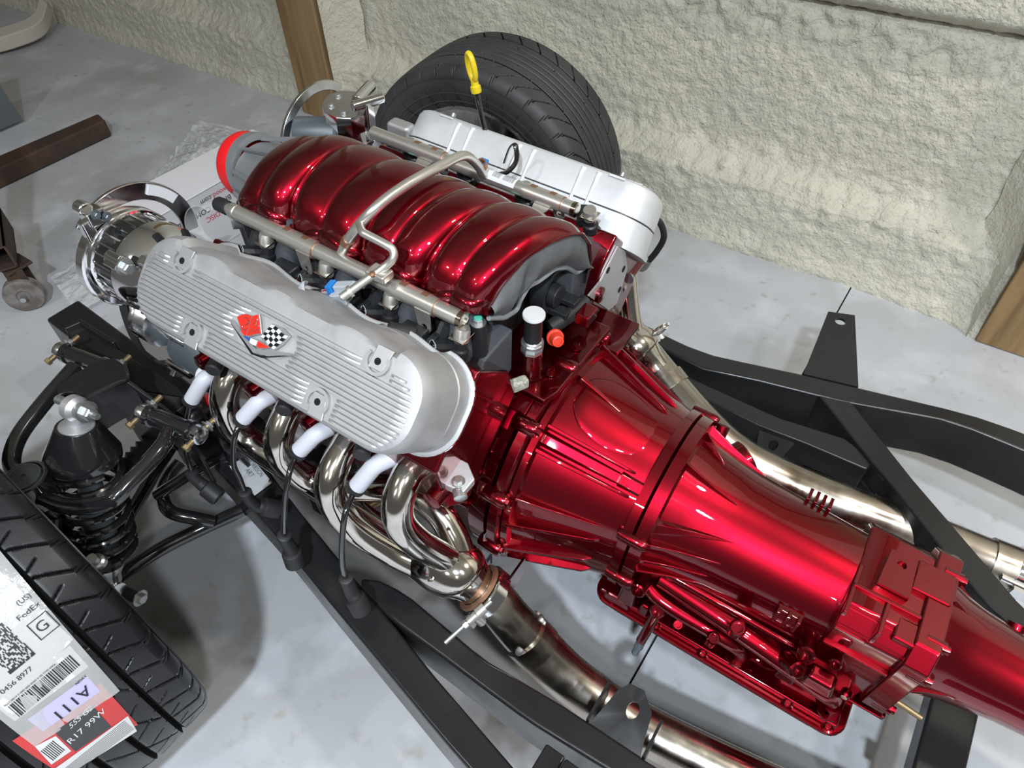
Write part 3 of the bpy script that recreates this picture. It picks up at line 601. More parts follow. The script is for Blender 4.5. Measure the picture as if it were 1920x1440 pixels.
# ================================================================== engine block and heads
eb = thing('engine_block', 'candy red V8 engine block with cylinder heads under the valve covers', 'engine', E((0, 0, -.2)))
def esec(L, u0, u1, n=2):                              # section in (v, w) pulled along the engine
    return [[E((u0 + (u1 - u0) * i / (n - 1), v, w)) for v, w in L] for i in range(n)]
SEC = [(-.13, -.10), (-.155, -.02), (-.165, .03), (-.235, .095), (-.115, .22), (-.06, .20), (.06, .20), (.115, .22), (.235, .095), (.165, .03), (.155, -.02), (.13, -.10)]
g = G(); loft(g, esec(SEC, -.25, .192)); part('block', g, 'candy_cast', eb, bevel=.006)
g = G(); loft(g, esec([(-.11, -.24), (-.12, -.10), (.12, -.10), (.11, -.24)], -.24, .22)); part('oil_pan', g, 'candy_cast', eb, bevel=.012)
def head(C_, nm, n1):
    g = G(); loft(g, [[C_(u, b, n) for b, n in ((-.088, .235), (-.088, .30), (-.052, .345), (-.030, n1), (.108, n1), (.112, .29), (.082, .235))] for u in (-.238, .222)]); h = part('cylinder_head', g, 'candy_cast', eb, bevel=.004)
    for u in (-.215, -.11, 0, .11, .215):
        g = G(); o = C_(u, -.068, .33); ax = C_(u, -.068 - .5, .33 + .6) - o; lathe(g, [(.013, -.03), (.013, .012), (.009, .014), (0, .014)], o, ax, 18); part('bolt_boss', g, 'candy_cast', h)
    return h
hn = head(CV, 'near', .375); hf = head(CF, 'far', .345)
g = G()                                                # bare machined pad on the back of the far head
PP = [E((.2225, v_, w_)) for v_, w_ in ((.169, .300), (.202, .27), (.224, .22), (.204, .16), (.173, .167), (.085, .262), (.1216, .2648), (.150, .286))]
prism(g, PP, EX * .003); pad = part('machined_pad', g, 'castface', hf, flat=True)
for v_, w_ in ((.143, .287 - .015), (.206, .232), (.204, .190)):
    g = G(); lathe(g, [(.0055, 0), (.0055, .0008), (0, .0008)], E((.2255, v_, w_)), EX, 16); part('tapped_hole', g, 'dark', pad)
g = G(); lathe(g, [(.013, 0), (.013, .012), (.010, .014), (0, .014)], CF(.219, .085, .255), EX, 20); part('core_boss', g, 'candy_cast', hf)
for nmx, u, v_, w_ in (('a', .20, -.175, .255), ('b', .225, -.165, .225), ('c', .19, -.20, .30)):
    pass
# casting detail on the back of the block: bosses, bolts, ribs
rb = []
for v_, w_, r in ((-.115, .235, .013), (-.175, .20, .010), (-.19, .13, .012), (-.15, .07, .011), (-.20, .05, .009), (.12, .20, .012)):
    g = G(); lathe(g, [(r * 1.3, -.02), (r, .010), (r * .7, .010), (r * .6, .004), (0, .004)], E((.194, v_, w_)), EX, 18); part('cast_boss', g, 'candy_cast', eb)
g = G(); tube(g, [E((.196, -.17, .16)), E((.199, -.16, .145)), E((.196, -.15, .12))], .006, 10); tube(g, [E((.196, -.19, .10)), E((.199, -.18, .09)), E((.196, -.155, .10))], .006, 10); part('cast_rib', g, 'candy_cast', eb)
# rear housing plates, sender flange
g = G(); P = [(.10, -.085), (.255, -.085), (.262, -.060), (.262, .10), (.10, .10)]; prism(g, [E((u, v, .195)) for u, v in P], EZ * .012); part('valley_cover', g, 'candy_cast', eb, bevel=.003)
g = G(); ebox(g, (.250, .030, .278), (.022, .030, .020)); part('rear_ledge', g, 'candy', eb, bevel=.003)
g = G(); ebox(g, (.25, .125, .17), (.07, .08, .010)); part('starter_plate', g, 'candy_cast', eb, bevel=.002)

# ================================================================== near valve cover (finned)
def stad(u0, u1, b0, b1, n, C_, rr=None, wave=0, N=72):
    """rounded-end outline around a cover at height n"""
    out = []; r = (b1 - b0) / 2 if rr is None else rr
    def arc(cu, cb, a0, a1, k):
        for i in range(k):
            a = math.radians(a0 + (a1 - a0) * i / (k - 1)); out.append([cu + r * math.cos(a), cb + r * math.sin(a)])
    arc(u1 - r, b0 + r, -90, 0, 10); arc(u1 - r, b1 - r, 0, 90, 10)
    for i in range(1, 36): out.append([u1 - r + (u0 - u1 + 2 * r) * i / 36, b1])
    arc(u0 + r, b1 - r, 90, 180, 10); arc(u0 + r, b0 + r, 180, 270, 10)
    for i in range(1, 16): out.append([u0 + r + (u1 - u0 - 2 * r) * i / 16, b0])
    P = []
    for u, b in out:
        if wave and b > b1 - .004 and u0 + r < u < u1 - r:
            b += wave * (math.cos((u - u0) / (u1 - u0) * 2 * PI * 4) * .5 - .5) ** 1
        P.append(C_(u, b, n))
    return P
vc = thing('valve_cover', 'near silver finned valve cover with crossed-flags emblem', 'valve cover', CV(0, .045, .375))
K = stad; ru = .045
g = G(); loft(g, [K(-.243, .232, -.022, .114, .374, CV, .055, .008), K(-.243, .232, -.022, .114, .3795, CV, .055, .008), K(-.241, .230, -.020, .112, .3805, CV, .054, .008),
    K(-.238, .227, -.018, .110, .3805, CV, .053, .008), K(-.236, .225, -.016, .109, .40, CV, .052, .006), K(-.236, .225, -.0165, .109, .4015, CV, .052, .006), K(-.235, .224, -.0175, .108, .403, CV, .052, .005),
    K(-.236, .222, -.018, .1075, .452, CV, .052, .007), K(-.2355, .220, -.0165, .105, .464, CV, .050, .009), K(-.233, .216, -.013, .100, .4715, CV, .047, .008), K(-.229, .211, -.009, .093, .4738, CV, .043), K(-.20, .19, .02, .07, .4738, CV, .02)])
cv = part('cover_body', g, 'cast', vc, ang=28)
g = G(); loft(g, [K(-.2435, .2325, -.0225, .1145, .3755, CV, .055, .008), K(-.2435, .2325, -.0225, .1145, .379, CV, .055, .008)]); part('polished_edge', g, 'chrome', vc, ang=28)
# ribs: each fin is a piece; bosses interrupt the outer ones
NF = 14; b0, b1 = -.0045, .0745
BOSS = [(-.168, .078, 1), (.149, .081, 1), (-.112, .004, -1), (.096, .007, -1)]
def fin(u0, u1, b):
    g = G(); h = .0050; w = .0017; N = 24; rings = []
    for i in range(N + 1):
        f = i / N; u = u0 + (u1 - u0) * f; e = min((u - u0), (u1 - u)); k = min(1, e / .006) ** .6 if e > 0 else .03
        rings.append([CV(u, b - w, .4728), CV(u, b - w * .62 * 1, .4738 + h * k), CV(u, b + w * .62, .4738 + h * k), CV(u, b + w, .4728)])
    loft(g, rings); return part('fin', g, 'castface', vc, ang=50)
for k in range(NF):
    b = b0 + (b1 - b0) * k / (NF - 1); s = (b - .035) / .052; half = .222 - .030 * s ** 4 - .012 * s * s; cu = -.0095
    spans = [(cu - half + .004, cu + half - .004)]
    for bu, bb, sg in BOSS:
        if abs(b - bb) < .0135 or (sg > 0 and b > bb - .01) or (sg < 0 and b < bb + .008):
            d_ = .021; new = []
            for a, c in spans:
                if a < bu < c: new += [(a, bu - d_), (bu + d_ * 1.0, c)]
                else: new.append((a, c))
            spans = new
    if .020 < b < .066: # emblem pad
        new = []
        lo, hi = (-.064 + (.045 - b) * .6, .040 + (b - .045) * .3) if b < .045 else (-.060 + (b - .045) * 1.1, .042 - (b - .045) * .4)
        for a, c in spans: new += [(a, lo), (hi, c)] if a < lo and c > hi else [(a, c)]
        spans = new
    for a, c in spans:
        if c - a > .012: fin(a, c, b)
for i, (bu, bb, sg) in enumerate(BOSS):
    o = CV(bu, bb, .4738); nrm = CV(bu, bb, 1.4738) - o
    g = G(); ring(g, .0165, .0125, -.004, .0042, o, nrm, 28, x=CV(bu, bb + sg * 1., .4738) - o, a0=60, a1=300); part('boss_rim', g, 'cast', vc)
    g = G(); prism(g, [CV(bu - .010, bb - .010 * sg, .4742), CV(bu + .010, bb - .010 * sg, .4742), CV(bu + .015, bb + .018 * sg, .4742), CV(bu - .008, bb + .018 * sg, .4742)], nrm * .0022); fl_ = part('bolt_seat', g, 'castface', vc, bevel=.001)
    g = G(); lathe(g, [(.0042, 0), (.0042, .0031), (0, .0031)], o, nrm, 20); part('bolt_hole', g, 'dark', fl_)
em = part('emblem', (lambda g: prism(g, [CV(u, b, .4745) for u, b in [(-.0686, .0454), (-.0577, .0544), (-.0377, .0644), (-.016, .0649), (.0069, .0685), (.0319, .0636), (.0438, .0500), (.0438, .0427), (.0214, .0268), (-.0081, .0174), (-.0323, .0214)]], CV(0, 0, 1.0040) - CV(0, 0, 1)))(G()), 'film', vc, label='crossed flags emblem on its clear pad')
NRM = CV(0, 0, 1) - CV(0, 0, 0)
def epoly(name, L, n0, h, m): g = G(); prism(g, [CV(u, b, n0) for u, b in L], NRM * h); return part(name, g, m, em, bevel=.0004)
red_ = [(-.0507, .0499), (-.0445, .0555), (-.038, .0586), (-.0305, .0592), (-.0227, .0645), (-.0169, .0573), (-.0125, .050), (-.0091, .0461), (-.0158, .0425), (-.024, .0368), (-.0334, .0332), (-.0406, .0412)]
grow = lambda L, k: [(sum(p[0] for p in L) / len(L) + (u - sum(p[0] for p in L) / len(L)) * k, sum(p[1] for p in L) / len(L) + (b - sum(p[1] for p in L) / len(L)) * k) for u, b in L]
epoly('flag_frame', grow(red_, 1.08), .479, .0012, 'trim'); epoly('red_flag', red_, .480, .0014, 'enamelred')
ck = [(-.0074, .0425), (.001, .0619), (.0297, .0591), (.017, .0369)]
epoly('flag_frame', grow([(-.0074, .0425), (-.003, .054), (.001, .0619), (.016, .0635), (.0297, .0591), (.0245, .047), (.017, .0369), (.004, .038)], 1.08), .479, .0014, 'trim')
def bil(s, t): # rippling chequered flag
    a, b, c, d_ = (A(p) for p in ck); p = (a * (1 - s) + b * s) * (1 - t) + (d_ * (1 - s) + c * s) * t; return p + A([0, .0013 * math.sin(t * PI * 2)])
NC = 5
for i in range(NC):
    for j in range(NC):
        g = G(); e = .04; q = [bil((i + a) / NC, (j + b) / NC) for a, b in ((e, e), (1 - e, e), (1 - e, 1 - e), (e, 1 - e))]
        prism(g, [CV(p[0], p[1], .4806) for p in q], NRM * .0010); part('flag_square', g, 'enamelblack' if (i + j) % 2 else 'enamelwhite', em, flat=True)
epoly('vee_bar', [(-.0623, .0426), (-.0579, .0437), (-.0082, .0271), (-.009, .0214)], .479, .003, 'trim')
epoly('vee_bar', [(-.009, .0214), (-.0082, .0271), (.0433, .0436), (.0469, .0436), (.0129, .0264)], .479, .003, 'trim')
epoly('vee_shadow_bar', [(-.058, .0395), (-.012, .0182), (.004, .0205), (.044, .0405), (.001, .0225), (-.010, .0205)], .4788, .0018, 'enamelblack')
epoly('blade_frame', grow([(-.0321, .0338), (-.0116, .0372), (.0118, .037), (-.0019, .0303), (-.0158, .0298)], 1.12), .4805, .0014, 'trim')
epoly('blue_panel', [(-.0321, .0338), (-.020, .0358), (-.020, .0312)], .4818, .0009, 'enamelblue'); epoly('white_panel', [(-.019, .0358), (-.0085, .0368), (-.0085, .0302), (-.0158, .0298), (-.019, .0310)], .4818, .0009, 'enamelwhite'); epoly('red_panel', [(-.0075, .0370), (.0118, .037), (-.0019, .0303), (-.0075, .0303)], .4818, .0009, 'enamelred')
g = G()
tube(g, [CV(u, b, .4818) for u, b in [(-.041, .052), (-.036, .055), (-.031, .051), (-.034, .046), (-.038, .043), (-.033, .040), (-.029, .044)]], .0005, 5)
tube(g, [CV(-.030, .0595, .4818), CV(-.027, .035, .4818)], .0005, 5, smooth=False)
for k in range(4): tube(g, [CV(-.024 + k * .0035, .041 + k * .0012, .4818), CV(-.022 + k * .0033, .047 + k * .001, .4818)], .0005, 5, smooth=False)
tube(g, [CV(u, b, .4818) for u, b in [(-.024, .051), (-.021, .060), (-.019, .052), (-.015, .053)]], .0005, 5)
part('flag_tracery', g, 'chrome', em)

# ================================================================== far valve cover
vf = thing('valve_cover', 'far bare silver valve cover in front of the far tyre', 'valve cover', CF(0, 0, .34))
def KF(u0, u1, b0, b1, n, r, w=0): return stad(u0, u1, b0, b1, n, CF, r, w)
g = G(); loft(g, [KF(-.245, .247, -.062, .074, .335, .055), KF(-.245, .247, -.062, .074, .343, .055), KF(-.240, .243, -.058, .070, .344, .053), KF(-.240, .240, -.056, .0695, .381, .052),
    KF(-.2385, .2385, -.055, .068, .3816, .051), KF(-.2385, .2385, -.055, .068, .3835, .051), KF(-.240, .240, -.056, .0695, .384, .052), KF(-.238, .236, -.055, .068, .425, .052), KF(-.234, .231, -.052, .064, .433, .048), KF(-.228, .225, -.047, .058, .4365, .042), KF(-.2, .2, -.02, .03, .4365, .02)])
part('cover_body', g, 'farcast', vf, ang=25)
g = G(); loft(g, [KF(-.2387, .2387, -.0552, .0682, .3817, .051), KF(-.2387, .2387, -.0552, .0682, .3834, .051)]); part('gasket_seam', g, 'plastic', vf, ang=25)
for u in (-.118, .005, .125):                           # shallow scallops down the side for the bolts
    g = G()
    for du in (-.014, .014):
        rings = []
        for i in range(12):
            f = i / 11; n = .352 + .078 * f; rings.append([CF(u + du - .005, .0670 - .0012 * (f > .95), n), CF(u + du, .0712 - .0012 * (f > .95), n), CF(u + du + .005, .0670 - .0012 * (f > .95), n)])
        loft(g, rings)
    part('side_rib', g, 'farcast', vf, ang=80)
for u in (-.16, .17):
    g = G(); prism(g, [CF(u - .014, .069, .430), CF(u + .014, .069, .430), CF(u + .010, .040, .436), CF(u - .010, .040, .436)], CF(0, 0, 1.004) - CF(0, 0, 1)); part('bolt_seat', g, 'farcast', vf, bevel=.001)
    g = G(); lathe(g, [(.005, 0), (.005, .006), (.0035, .007), (0, .007)], CF(u, .05, .4385), CF(0, 0, 1) - CF(0, 0, 0), 14); part('screw', g, 'zinc', vf)
for k in range(12):
    b = -.040 + k * .0075; g = G(); half = .212 - 1.2 * max(0, abs(b - .003) - .02) ** 1.3; rings = [[CF(u, b - .0019, .4355), CF(u, b - .0011, .4395), CF(u, b + .0011, .4395), CF(u, b + .0019, .4355)] for u in np.linspace(-half, half, 8)]; loft(g, rings); part('fin', g, 'farcast', vf, ang=50)
g = G(); tube(g, [CF(-.155, .068, .362), CF(-.15, .088, .365), CF(-.13, .094, .366), CF(-.118, .094, .366)], .006, 12); part('breather_elbow', g, 'zinc', vf)
g = G(); lathe(g, [(.008, 0), (.0088, .004), (.0088, .030), (.006, .034), (0, .035)], CF(-.122, .094, .366), -EX, 18); part('breather_cap', g, 'plastic', vf)
# near breather elbow with cap, and the strap clip
t = thing('breather_elbow', 'zinc breather elbow with a black rubber cap beside the near valve cover', 'fitting', E((.07, -.21, .31)))
g = G(); tube(g, [E((.070, -.214, .322)), E((.072, -.210, .338)), E((.084, -.203, .346)), E((.099, -.194, .340))], .0075, 16); part('elbow', g, 'zinc', t)
g = G(); lathe(g, [(.0085, 0), (.0115, .003), (.0115, .030), (.0085, .036), (0, .038)], E((.088, -.200, .345)), EX * .82 + EY * .5 - EZ * .22, 22); part('rubber_cap', g, 'rubber', t)
g = G(); tube(g, [E((-.008, -.238, .352)), E((-.016, -.232, .372)), E((-.026, -.222, .378)), E((-.030, -.214, .372))], .0065, 12, flat=.35); solo('strap_tip', g, 'greyconn', 'pale grey strap end curling over the top edge of the near valve cover', 'strap')

# ================================================================== intake manifold
im = thing('intake_manifold', 'glossy candy red intake manifold with eight arched runners', 'intake manifold', E((0, 0, .22)))
AR = [(-.126, .350), (-.131, .366), (-.130, .384), (-.120, .403), (-.098, .419), (-.068, .430), (-.034, .434), (-.002, .430), (.028, .4155), (.056, .392), (.080, .362), (.096, .328), (.106, .29), (.110, .255)]
Acv = catmull([(0,) + p for p in AR], 6); Acv = [(p[1], p[2]) for p in Acv]; dA = np.r_[0, np.cumsum([math.dist(Acv[i], Acv[i + 1]) for i in range(len(Acv) - 1)])]; dA /= dA[-1]
def arch(s):
    v = np.interp(s, dA, [p[0] for p in Acv]); w = np.interp(s, dA, [p[1] for p in Acv])
    e = .01; v2 = np.interp(min(1, s + e), dA, [p[0] for p in Acv]); w2 = np.interp(min(1, s + e), dA, [p[1] for p in Acv]); v1 = np.interp(max(0, s - e), dA, [p[0] for p in Acv]); w1 = np.interp(max(0, s - e), dA, [p[1] for p in Acv])
    n = unit([0, -(w2 - w1), (v2 - v1)]); return v, w, n
GR = [((-.262, -.285, -.262), 1), ((-.190, -.205, -.205), 0), ((-.142, -.140, -.135), 1), ((-.074, -.072, -.070), 0), ((-.014, .000, .008), 1), ((.036, .058, .070), 0), ((.086, .118, .128), 1), ((.138, .170, .178), 0), ((.196, .236, .214), 1)]
def gu(k, s):
    a, b, c = GR[k][0]; return np.interp(s, [0, .22, .55, 1], [a, a + (b - a) * .35, b, c])
OTP = [(0.181, -0.1097, 0.3682), (0.185, -0.0956, 0.3861), (0.19, -0.0855, 0.3984), (0.2, -0.0598, 0.4189), (0.211, -0.0219, 0.4223), (0.219, 0.0185, 0.4132), (0.223, 0.0414, 0.401), (0.223, 0.0662, 0.3702), (0.219, 0.0876, 0.3224), (0.213, 0.0965, 0.2841)]
OTP_s = np.r_[0, np.cumsum([math.dist(OTP[i], OTP[i + 1]) for i in range(len(OTP) - 1)])]; OTP_s = OTP_s / OTP_s[-1]
def im_surf(a, s, off=0):
    """a runs 0..8 across the runners"""
    k = min(7, int(a)); x = a - k; v, w, n = arch(s); u = gu(k, s) * (1 - x) + gu(k + 1, s) * x
    bump = (max(0.0, 1 - (2 * x - 1) ** 2)) ** .55; w -= .036 * max(0, (-.14 - u) / .12) ** 2 * min(1, s / .15)
    dl, dr = GR[k][1], GR[k + 1][1]; dep = (dl * (1 - x) + dr * x)                # paired runners: deep valley between pairs low down
    low = max(0, 1 - s / .42); fs = max(0, (s - .72) / .28)
    deep = dl if x < .5 else dr; e = (2 * x - 1) ** 2; D_ = .0105 * (1 - .72 * low) if not deep else .0105 + .017 * low
    h = .0105 + .003 * low - D_ * (1 - bump) * min(1, .25 + s / .10)
    if a > 7: q = (a - 7) ; h -= .018 * max(0, q - .55) ** 1.5 / .45 ** 1.5
    if a < 1: q = 1 - a; h -= .016 * max(0, q - .45) ** 1.5 / .55 ** 1.5
    p = A([u, v, w]) + n * (h - .006 + off); k = min(1, max(0, (a - 7.3) / .7)) ** 2.2
    if k > 0: p = p * (1 - k) + A([np.interp(s, OTP_s, [q[i] for q in OTP]) for i in range(3)]) * k
    return p
g = G(); NA, NS = 8 * 22 + 1, 80
def s_low(a): return .012 + .085 * math.sqrt(max(0, 1 - ((a / 2 - .12) % 1 * 2 - 1) ** 2 * 1.25)) * (1 if a < 7.7 else max(0, (8 - a) / .3))
grid(g, lambda a, b: E(im_surf(a * 8, s_low(a * 8) + (1 - s_low(a * 8)) * b)), NA, NS); part('runner_shell', g, 'candy', im, recalc=False, ang=180)
# lower skirt: dark red scalloped flange below the runners
def low_edge(a):
    arc = 0; p = im_surf(min(a, 8), s_low(a)); return p, arc
g = G()
def fn(a, b):
    p, arc = low_edge(a * 8 * .9999); q = p + A([[0, 0, 0], [0, -.005, -.001], [0, -.009, -.008], [0, -.009, -.016], [0, .012, -.020]][round(b * 4)])
    return E(q)
grid(g, fn, NA, 5); part('lower_skirt', g, 'candy_cast', im, recalc=False, ang=60)
for i in range(4):                                      # grey port mouths and runner tubes, under each pair
    for j in (0,):
        o = E(((-.1542, -.0401, .0693, .1520)[i], -.118, .352)); d_ = Ed((.02, -.42, -.90))
        g = G(); lathe(g, [(.020, -.016), (.023, -.014), (.023, -.006), (.0215, -.004), (.0215, .070)], o, d_, 26); lathe(g, [(0, -.012), (.020, -.012)], o, d_, 20); part('port_tube', g, 'greyplastic', im)
# rear shell band, pale broken edge, black hollow behind
OUT = [im_surf(8, s) for s in np.linspace(.0, .93, 26)]
INN = [(-.140, .378), (-.125, .366), (-.106, .353), (-.085, .344), (-.074, .352), (-.066, .364), (-.050, .366), (-.034, .362), (-.022, .354), (-.005, .352), (.018, .348), (.040, .340), (.055, .324), (.068, .306), (.085, .292), (.098, .296), (.112, .296), (.122, .282)]
INN = resamp([(0.183, -0.1164, 0.3519), (0.183, -0.0798, 0.3246), (0.181, -0.0466, 0.3118), (0.183, -0.0411, 0.3279), (0.187, -0.0285, 0.3441), (0.191, -0.0077, 0.3407), (0.197, 0.024, 0.3433), (0.2, 0.053, 0.3272), (0.203, 0.0794, 0.3011), (0.213, 0.098, 0.309)], 26)
g = G()
def fn(a, b):
    i = a * 25; k = min(24, int(i)); x = i - k; o = A(OUT[k]) * (1 - x) + A(OUT[k + 1]) * x; n = A(INN[k]) * (1 - x) + A(INN[k + 1]) * x
    p = o * (1 - b) + n * b + A([.010 * math.sin(PI * b) - .0015, 0, 0]); dd = math.hypot((a - .30) / .07, (b - .62) / .5)
    return E(p - A([.012 * max(0, 1 - dd) ** .7, 0, 0]))
grid(g, fn, 60, 14); part('rear_shell', g, 'shell', im, recalc=False, ang=180)
g = G(); tube(g, [E(A(p) + A([.001, 0, -.001])) for p in INN], .0035, 8, res=3); part('shell_edge', g, 'shelledge', im)
g = G(); tube(g, [E(A(p) + A([.002, 0, .000])) for p in OUT], .0022, 8, res=3); part('shell_lip', g, 'candy', im)
g = G(); loft(g, esec([(-.10, .215), (-.105, .335), (-.070, .355), (0, .365), (.055, .325), (.090, .27), (.095, .215)], -.222, .150)); part('plenum_core', g, 'plastic', im, bevel=.006)
# charcoal base flange with injector pockets
g = G(); loft(g, esec([(-.225, .268), (-.225, .280), (-.190, .284), (-.150, .294), (-.095, .300), (-.07, .30), (-.07, .22), (-.15, .21)], -.232, .192)); part('base_flange', g, 'greyplastic', im, bevel=.004)
g = G(); loft(g, esec([(.20, .25), (.20, .266), (.118, .335), (.07, .33), (.07, .22), (.15, .20)], -.232, .205)); part('base_flange', g, 'greyplastic', im, bevel=.004)
g = G(); tube(g, [E((-.235, -.224, .287)), E((.205, -.224, .287))], .0045, 10, smooth=False); part('flange_bead', g, 'greyplastic', im)
IU = [-.1675, -.0558, .0558, .1675]
for i, u in enumerate(IU):
    g = G(); prism(g, [E((u - .030, -.205, .292)), E((u - .022, -.160, .300)), E((u - .026, -.135, .345)), E((u - .034, -.150, .346))], Ed((.006, 0, 0))); part('pocket_web', g, 'plastic', im, flat=True)
    if i < 3:
        g = G(); ebox(g, (u + .052, -.178, .318), (.040, .034, .040), top=.9); part('flange_box', g, 'plastic', im, bevel=.003)
        g = G(); ebox(g, (u + .080, -.172, .310), (.010, .055, .050)); part('pocket_web', g, 'plastic', im, bevel=.002)
for u, v_, w_ in ((-.233, -.128, .346), (-.098, -.128, .362), (-.004, -.128, .354), (.106, -.130, .350), (.176, -.128, .352), (-.18, -.116, .354), (.0435, -.116, .344)):
    big = v_ < -.12; g = G(); lathe(g, [(.013 if big else .007, -.075), (.011 if big else .006, -.004)], E((u, v_, w_)), EZ, 20); part('bolt_post', g, 'plastic', im)
    g = G(); bolt(g, E((u, v_, w_ - .005)), EZ, .0068 if big else .005, .0075); b_o = part('flange_bolt', g, 'zinc', im)
    g = G(); lathe(g, [(.0052 if big else .004, 0), (.0052 if big else .004, .0012), (0, .0016)], E((u, v_, w_ + .0035)), EZ, 14); part('thread_patch', g, 'green', b_o)
for u in (-.15, -.095, .05, .105): 
    g = G(); bolt(g, E((u, .128, .325)), EZ, .006, .007); b_o = part('flange_bolt', g, 'zinc', im); g = G(); lathe(g, [(.0052, 0), (.0052, .0015), (0, .002)], E((u, .128, .333)), EZ, 14); part('thread_patch', g, 'green', b_o)
# rear vacuum port
g = G(); ring(g, .036, .028, 0, .022, E((.168, .045, .285)), EX, 36, x=EZ, a0=-120, a1=150); part('rear_ring', g, 'plastic', im)
g = G(); lathe(g, [(.018, 0), (.018, .03)], E((.168, .045, .275)), EX, 26); ebox(g, (.195, .062, .262), (.05, .020, .010)); ebox(g, (.195, .040, .252), (.045, .016, .012)); ebox(g, (.178, .052, .268), (.02, .012, .035)); part('rear_port', g, 'plastic', im, bevel=.002)
g = G(); tube(g, [E((.20, .018, .236)), E((.215, .055, .245)), E((.222, .085, .25))], .012, 16); solo('rubber_hose', g, 'rubber', 'short black rubber hose behind the orange plug', 'hose')
# ---- throttle opening at the front
tb = thing('throttle_opening', 'grey cast throttle neck with a bright red dust cap on the front of the intake', 'throttle body', E((-.36, 0, .25)))
oc = E((-.405, .010, .300)); ad = Ed((-1, .02, -.18)); 
g = G(); ring(g, .050, .043, -.030, .0, oc, ad, 48); ring(g, .057, .046, -.045, -.028, oc, ad, 48); loft(g, [[E(oc_ + 0) for oc_ in [A([u, r * math.sin(t) + .004, r * math.cos(t) * .9 + w]) for t in np.linspace(0, 2 * PI, 40, endpoint=False)]] for u, r, w in ((-.362, .055, .303), (-.33, .060, .303), (-.29, .072, .305), (-.255, .088, .308))], caps=False); part('neck_casting', g, 'glue', tb)
for th in range(20, 360, 40):
    t_ = math.radians(th); g = G(); prism(g, [E((-.365, (.056) * math.sin(t_) + .004, .056 * .9 * math.cos(t_) + .303)), E((-.36, .064 * math.sin(t_) + .004, .064 * .9 * math.cos(t_) + .303)), E((-.262, .092 * math.sin(t_) + .004, .092 * .9 * math.cos(t_) + .308)), E((-.262, .080 * math.sin(t_) + .004, .080 * .9 * math.cos(t_) + .308))], Ed((0, .005 * math.cos(t_), -.005 * math.sin(t_)))); part('cast_rib', g, 'glue', tb, bevel=.001)
g = G(); lathe(g, [(.053, -.030), (.0545, -.028), (.0555, -.004), (.052, .004), (.047, .006), (.045, -.001), (0, -.001)], oc, ad, 56); part('dust_cap', g, 'red', tb, ang=50)
g = G(); ring(g, .016, .009, 0, .03, E((-.30, -.078, .285)), Ed((-.5, -.8, .2)), 24); part('side_boss', g, 'glue', tb)

# ================================================================== fuel rails with the crossover
def rail(v, w, u0, u1, near):
    t = thing('fuel_rail', 'near stainless fuel rail with a black end cap and service port' if near else 'far stainless fuel rail with a barcode sticker', 'fuel rail', E((0, v, w)))
    g = G(); tube(g, [E((u0, v, w)), E((u1, v, w))], .0108, 26, smooth=False); part('rail_tube', g, 'satin', t)
    g = G(); ring(g, .0114, .0085, -.004, .002, E((u1, v, w)), EX, 26)
    if not near: lathe(g, [(.0114, 0), (.0114, .003), (0, .003)], E((u1, v, w)), EX, 26)
    part('rail_end', g, 'heat', t)
    for uc in ((-.104, .098) if near else (-.115, .105)):
        g = G(); s = -1 if near else 1
        ring(g, .0128, .0109, -.032, .032, E((uc, v, w)), EX, 30, x=EY * s, a0=-135 if near else 30, a1=55 if near else 200); cl = part('rail_clamp', g, 'satin', t)
        X_ = EY * s
        g = G(); P = [E((uc + .006, v + s * .0122, w - .002)), E((uc + .030, v + s * .0122, w - .002)), E((uc + .030, v + s * .0125, w - .030)), E((uc + .026, v + s * .0125, w - .037)), E((uc + .014, v + s * .0125, w - .037)), E((uc + .010, v + s * .0125, w - .030))]
        plate_hole(g, P, E((uc + .020, v + s * .0123, w - .027)), .0042, EY * s * .0016, EX, EZ, 24); part('clamp_tab', g, 'satin', cl)
        for du in (-.02, .014):
            g = G(); ring(g, .0135, .0126, -.005, .005, E((uc + du, v, w)), EX, 18, x=EZ, a0=-28, a1=12); part('braze_patch', g, 'copper', cl)
        g = G(); ring(g, .0125, .0107, .0315, .0328, E((uc, v, w)), EX, 30, x=EY * s, a0=-135 if near else 30, a1=55 if near else 200); part('braze_seam', g, 'copper', cl)
        g = G(); sv = 1 if near else -1; P = [E((uc - .012, v + sv * .008, w - .006)), E((uc + .018, v + sv * .008, w - .006)), E((uc + .012, v + sv * .030, w - .010)), E((uc - .006, v + sv * .030, w - .010))]; prism(g, P, EZ * .0018); part('mount_foot', g, 'satin', cl)
    return t
fr1 = rail(-.1497, .3660, -.222, .168, True)
g = G(); lathe(g, [(.0095, 0), (.011, .002), (.011, .012), (.0085, .016), (.0085, .020)], E((-.222, -.1497, .366)), -EX, 24); part('necked_end', g, 'satin', fr1)
g = G(); lathe(g, [(.0075, .018), (.0105, .02), (.0105, .040), (.008, .044), (0, .045)], E((-.222, -.1497, .366)), -EX, 20); part('end_cap', g, 'rubber', fr1)
fr2 = rail(.147, .3520, -.230, .158, False)
g = G()
def fn(a, b): t_ = math.radians(-70 + 130 * a); return E((-.002 + .058 * b, .147 - .0113 * math.sin(t_ + .2), .352 + .0113 * math.cos(t_ + .2)))
grid(g, fn, 14, 4); st = part('barcode_sticker', g, 'card', fr2, recalc=False)
g = G(); rng = random.Random(5)
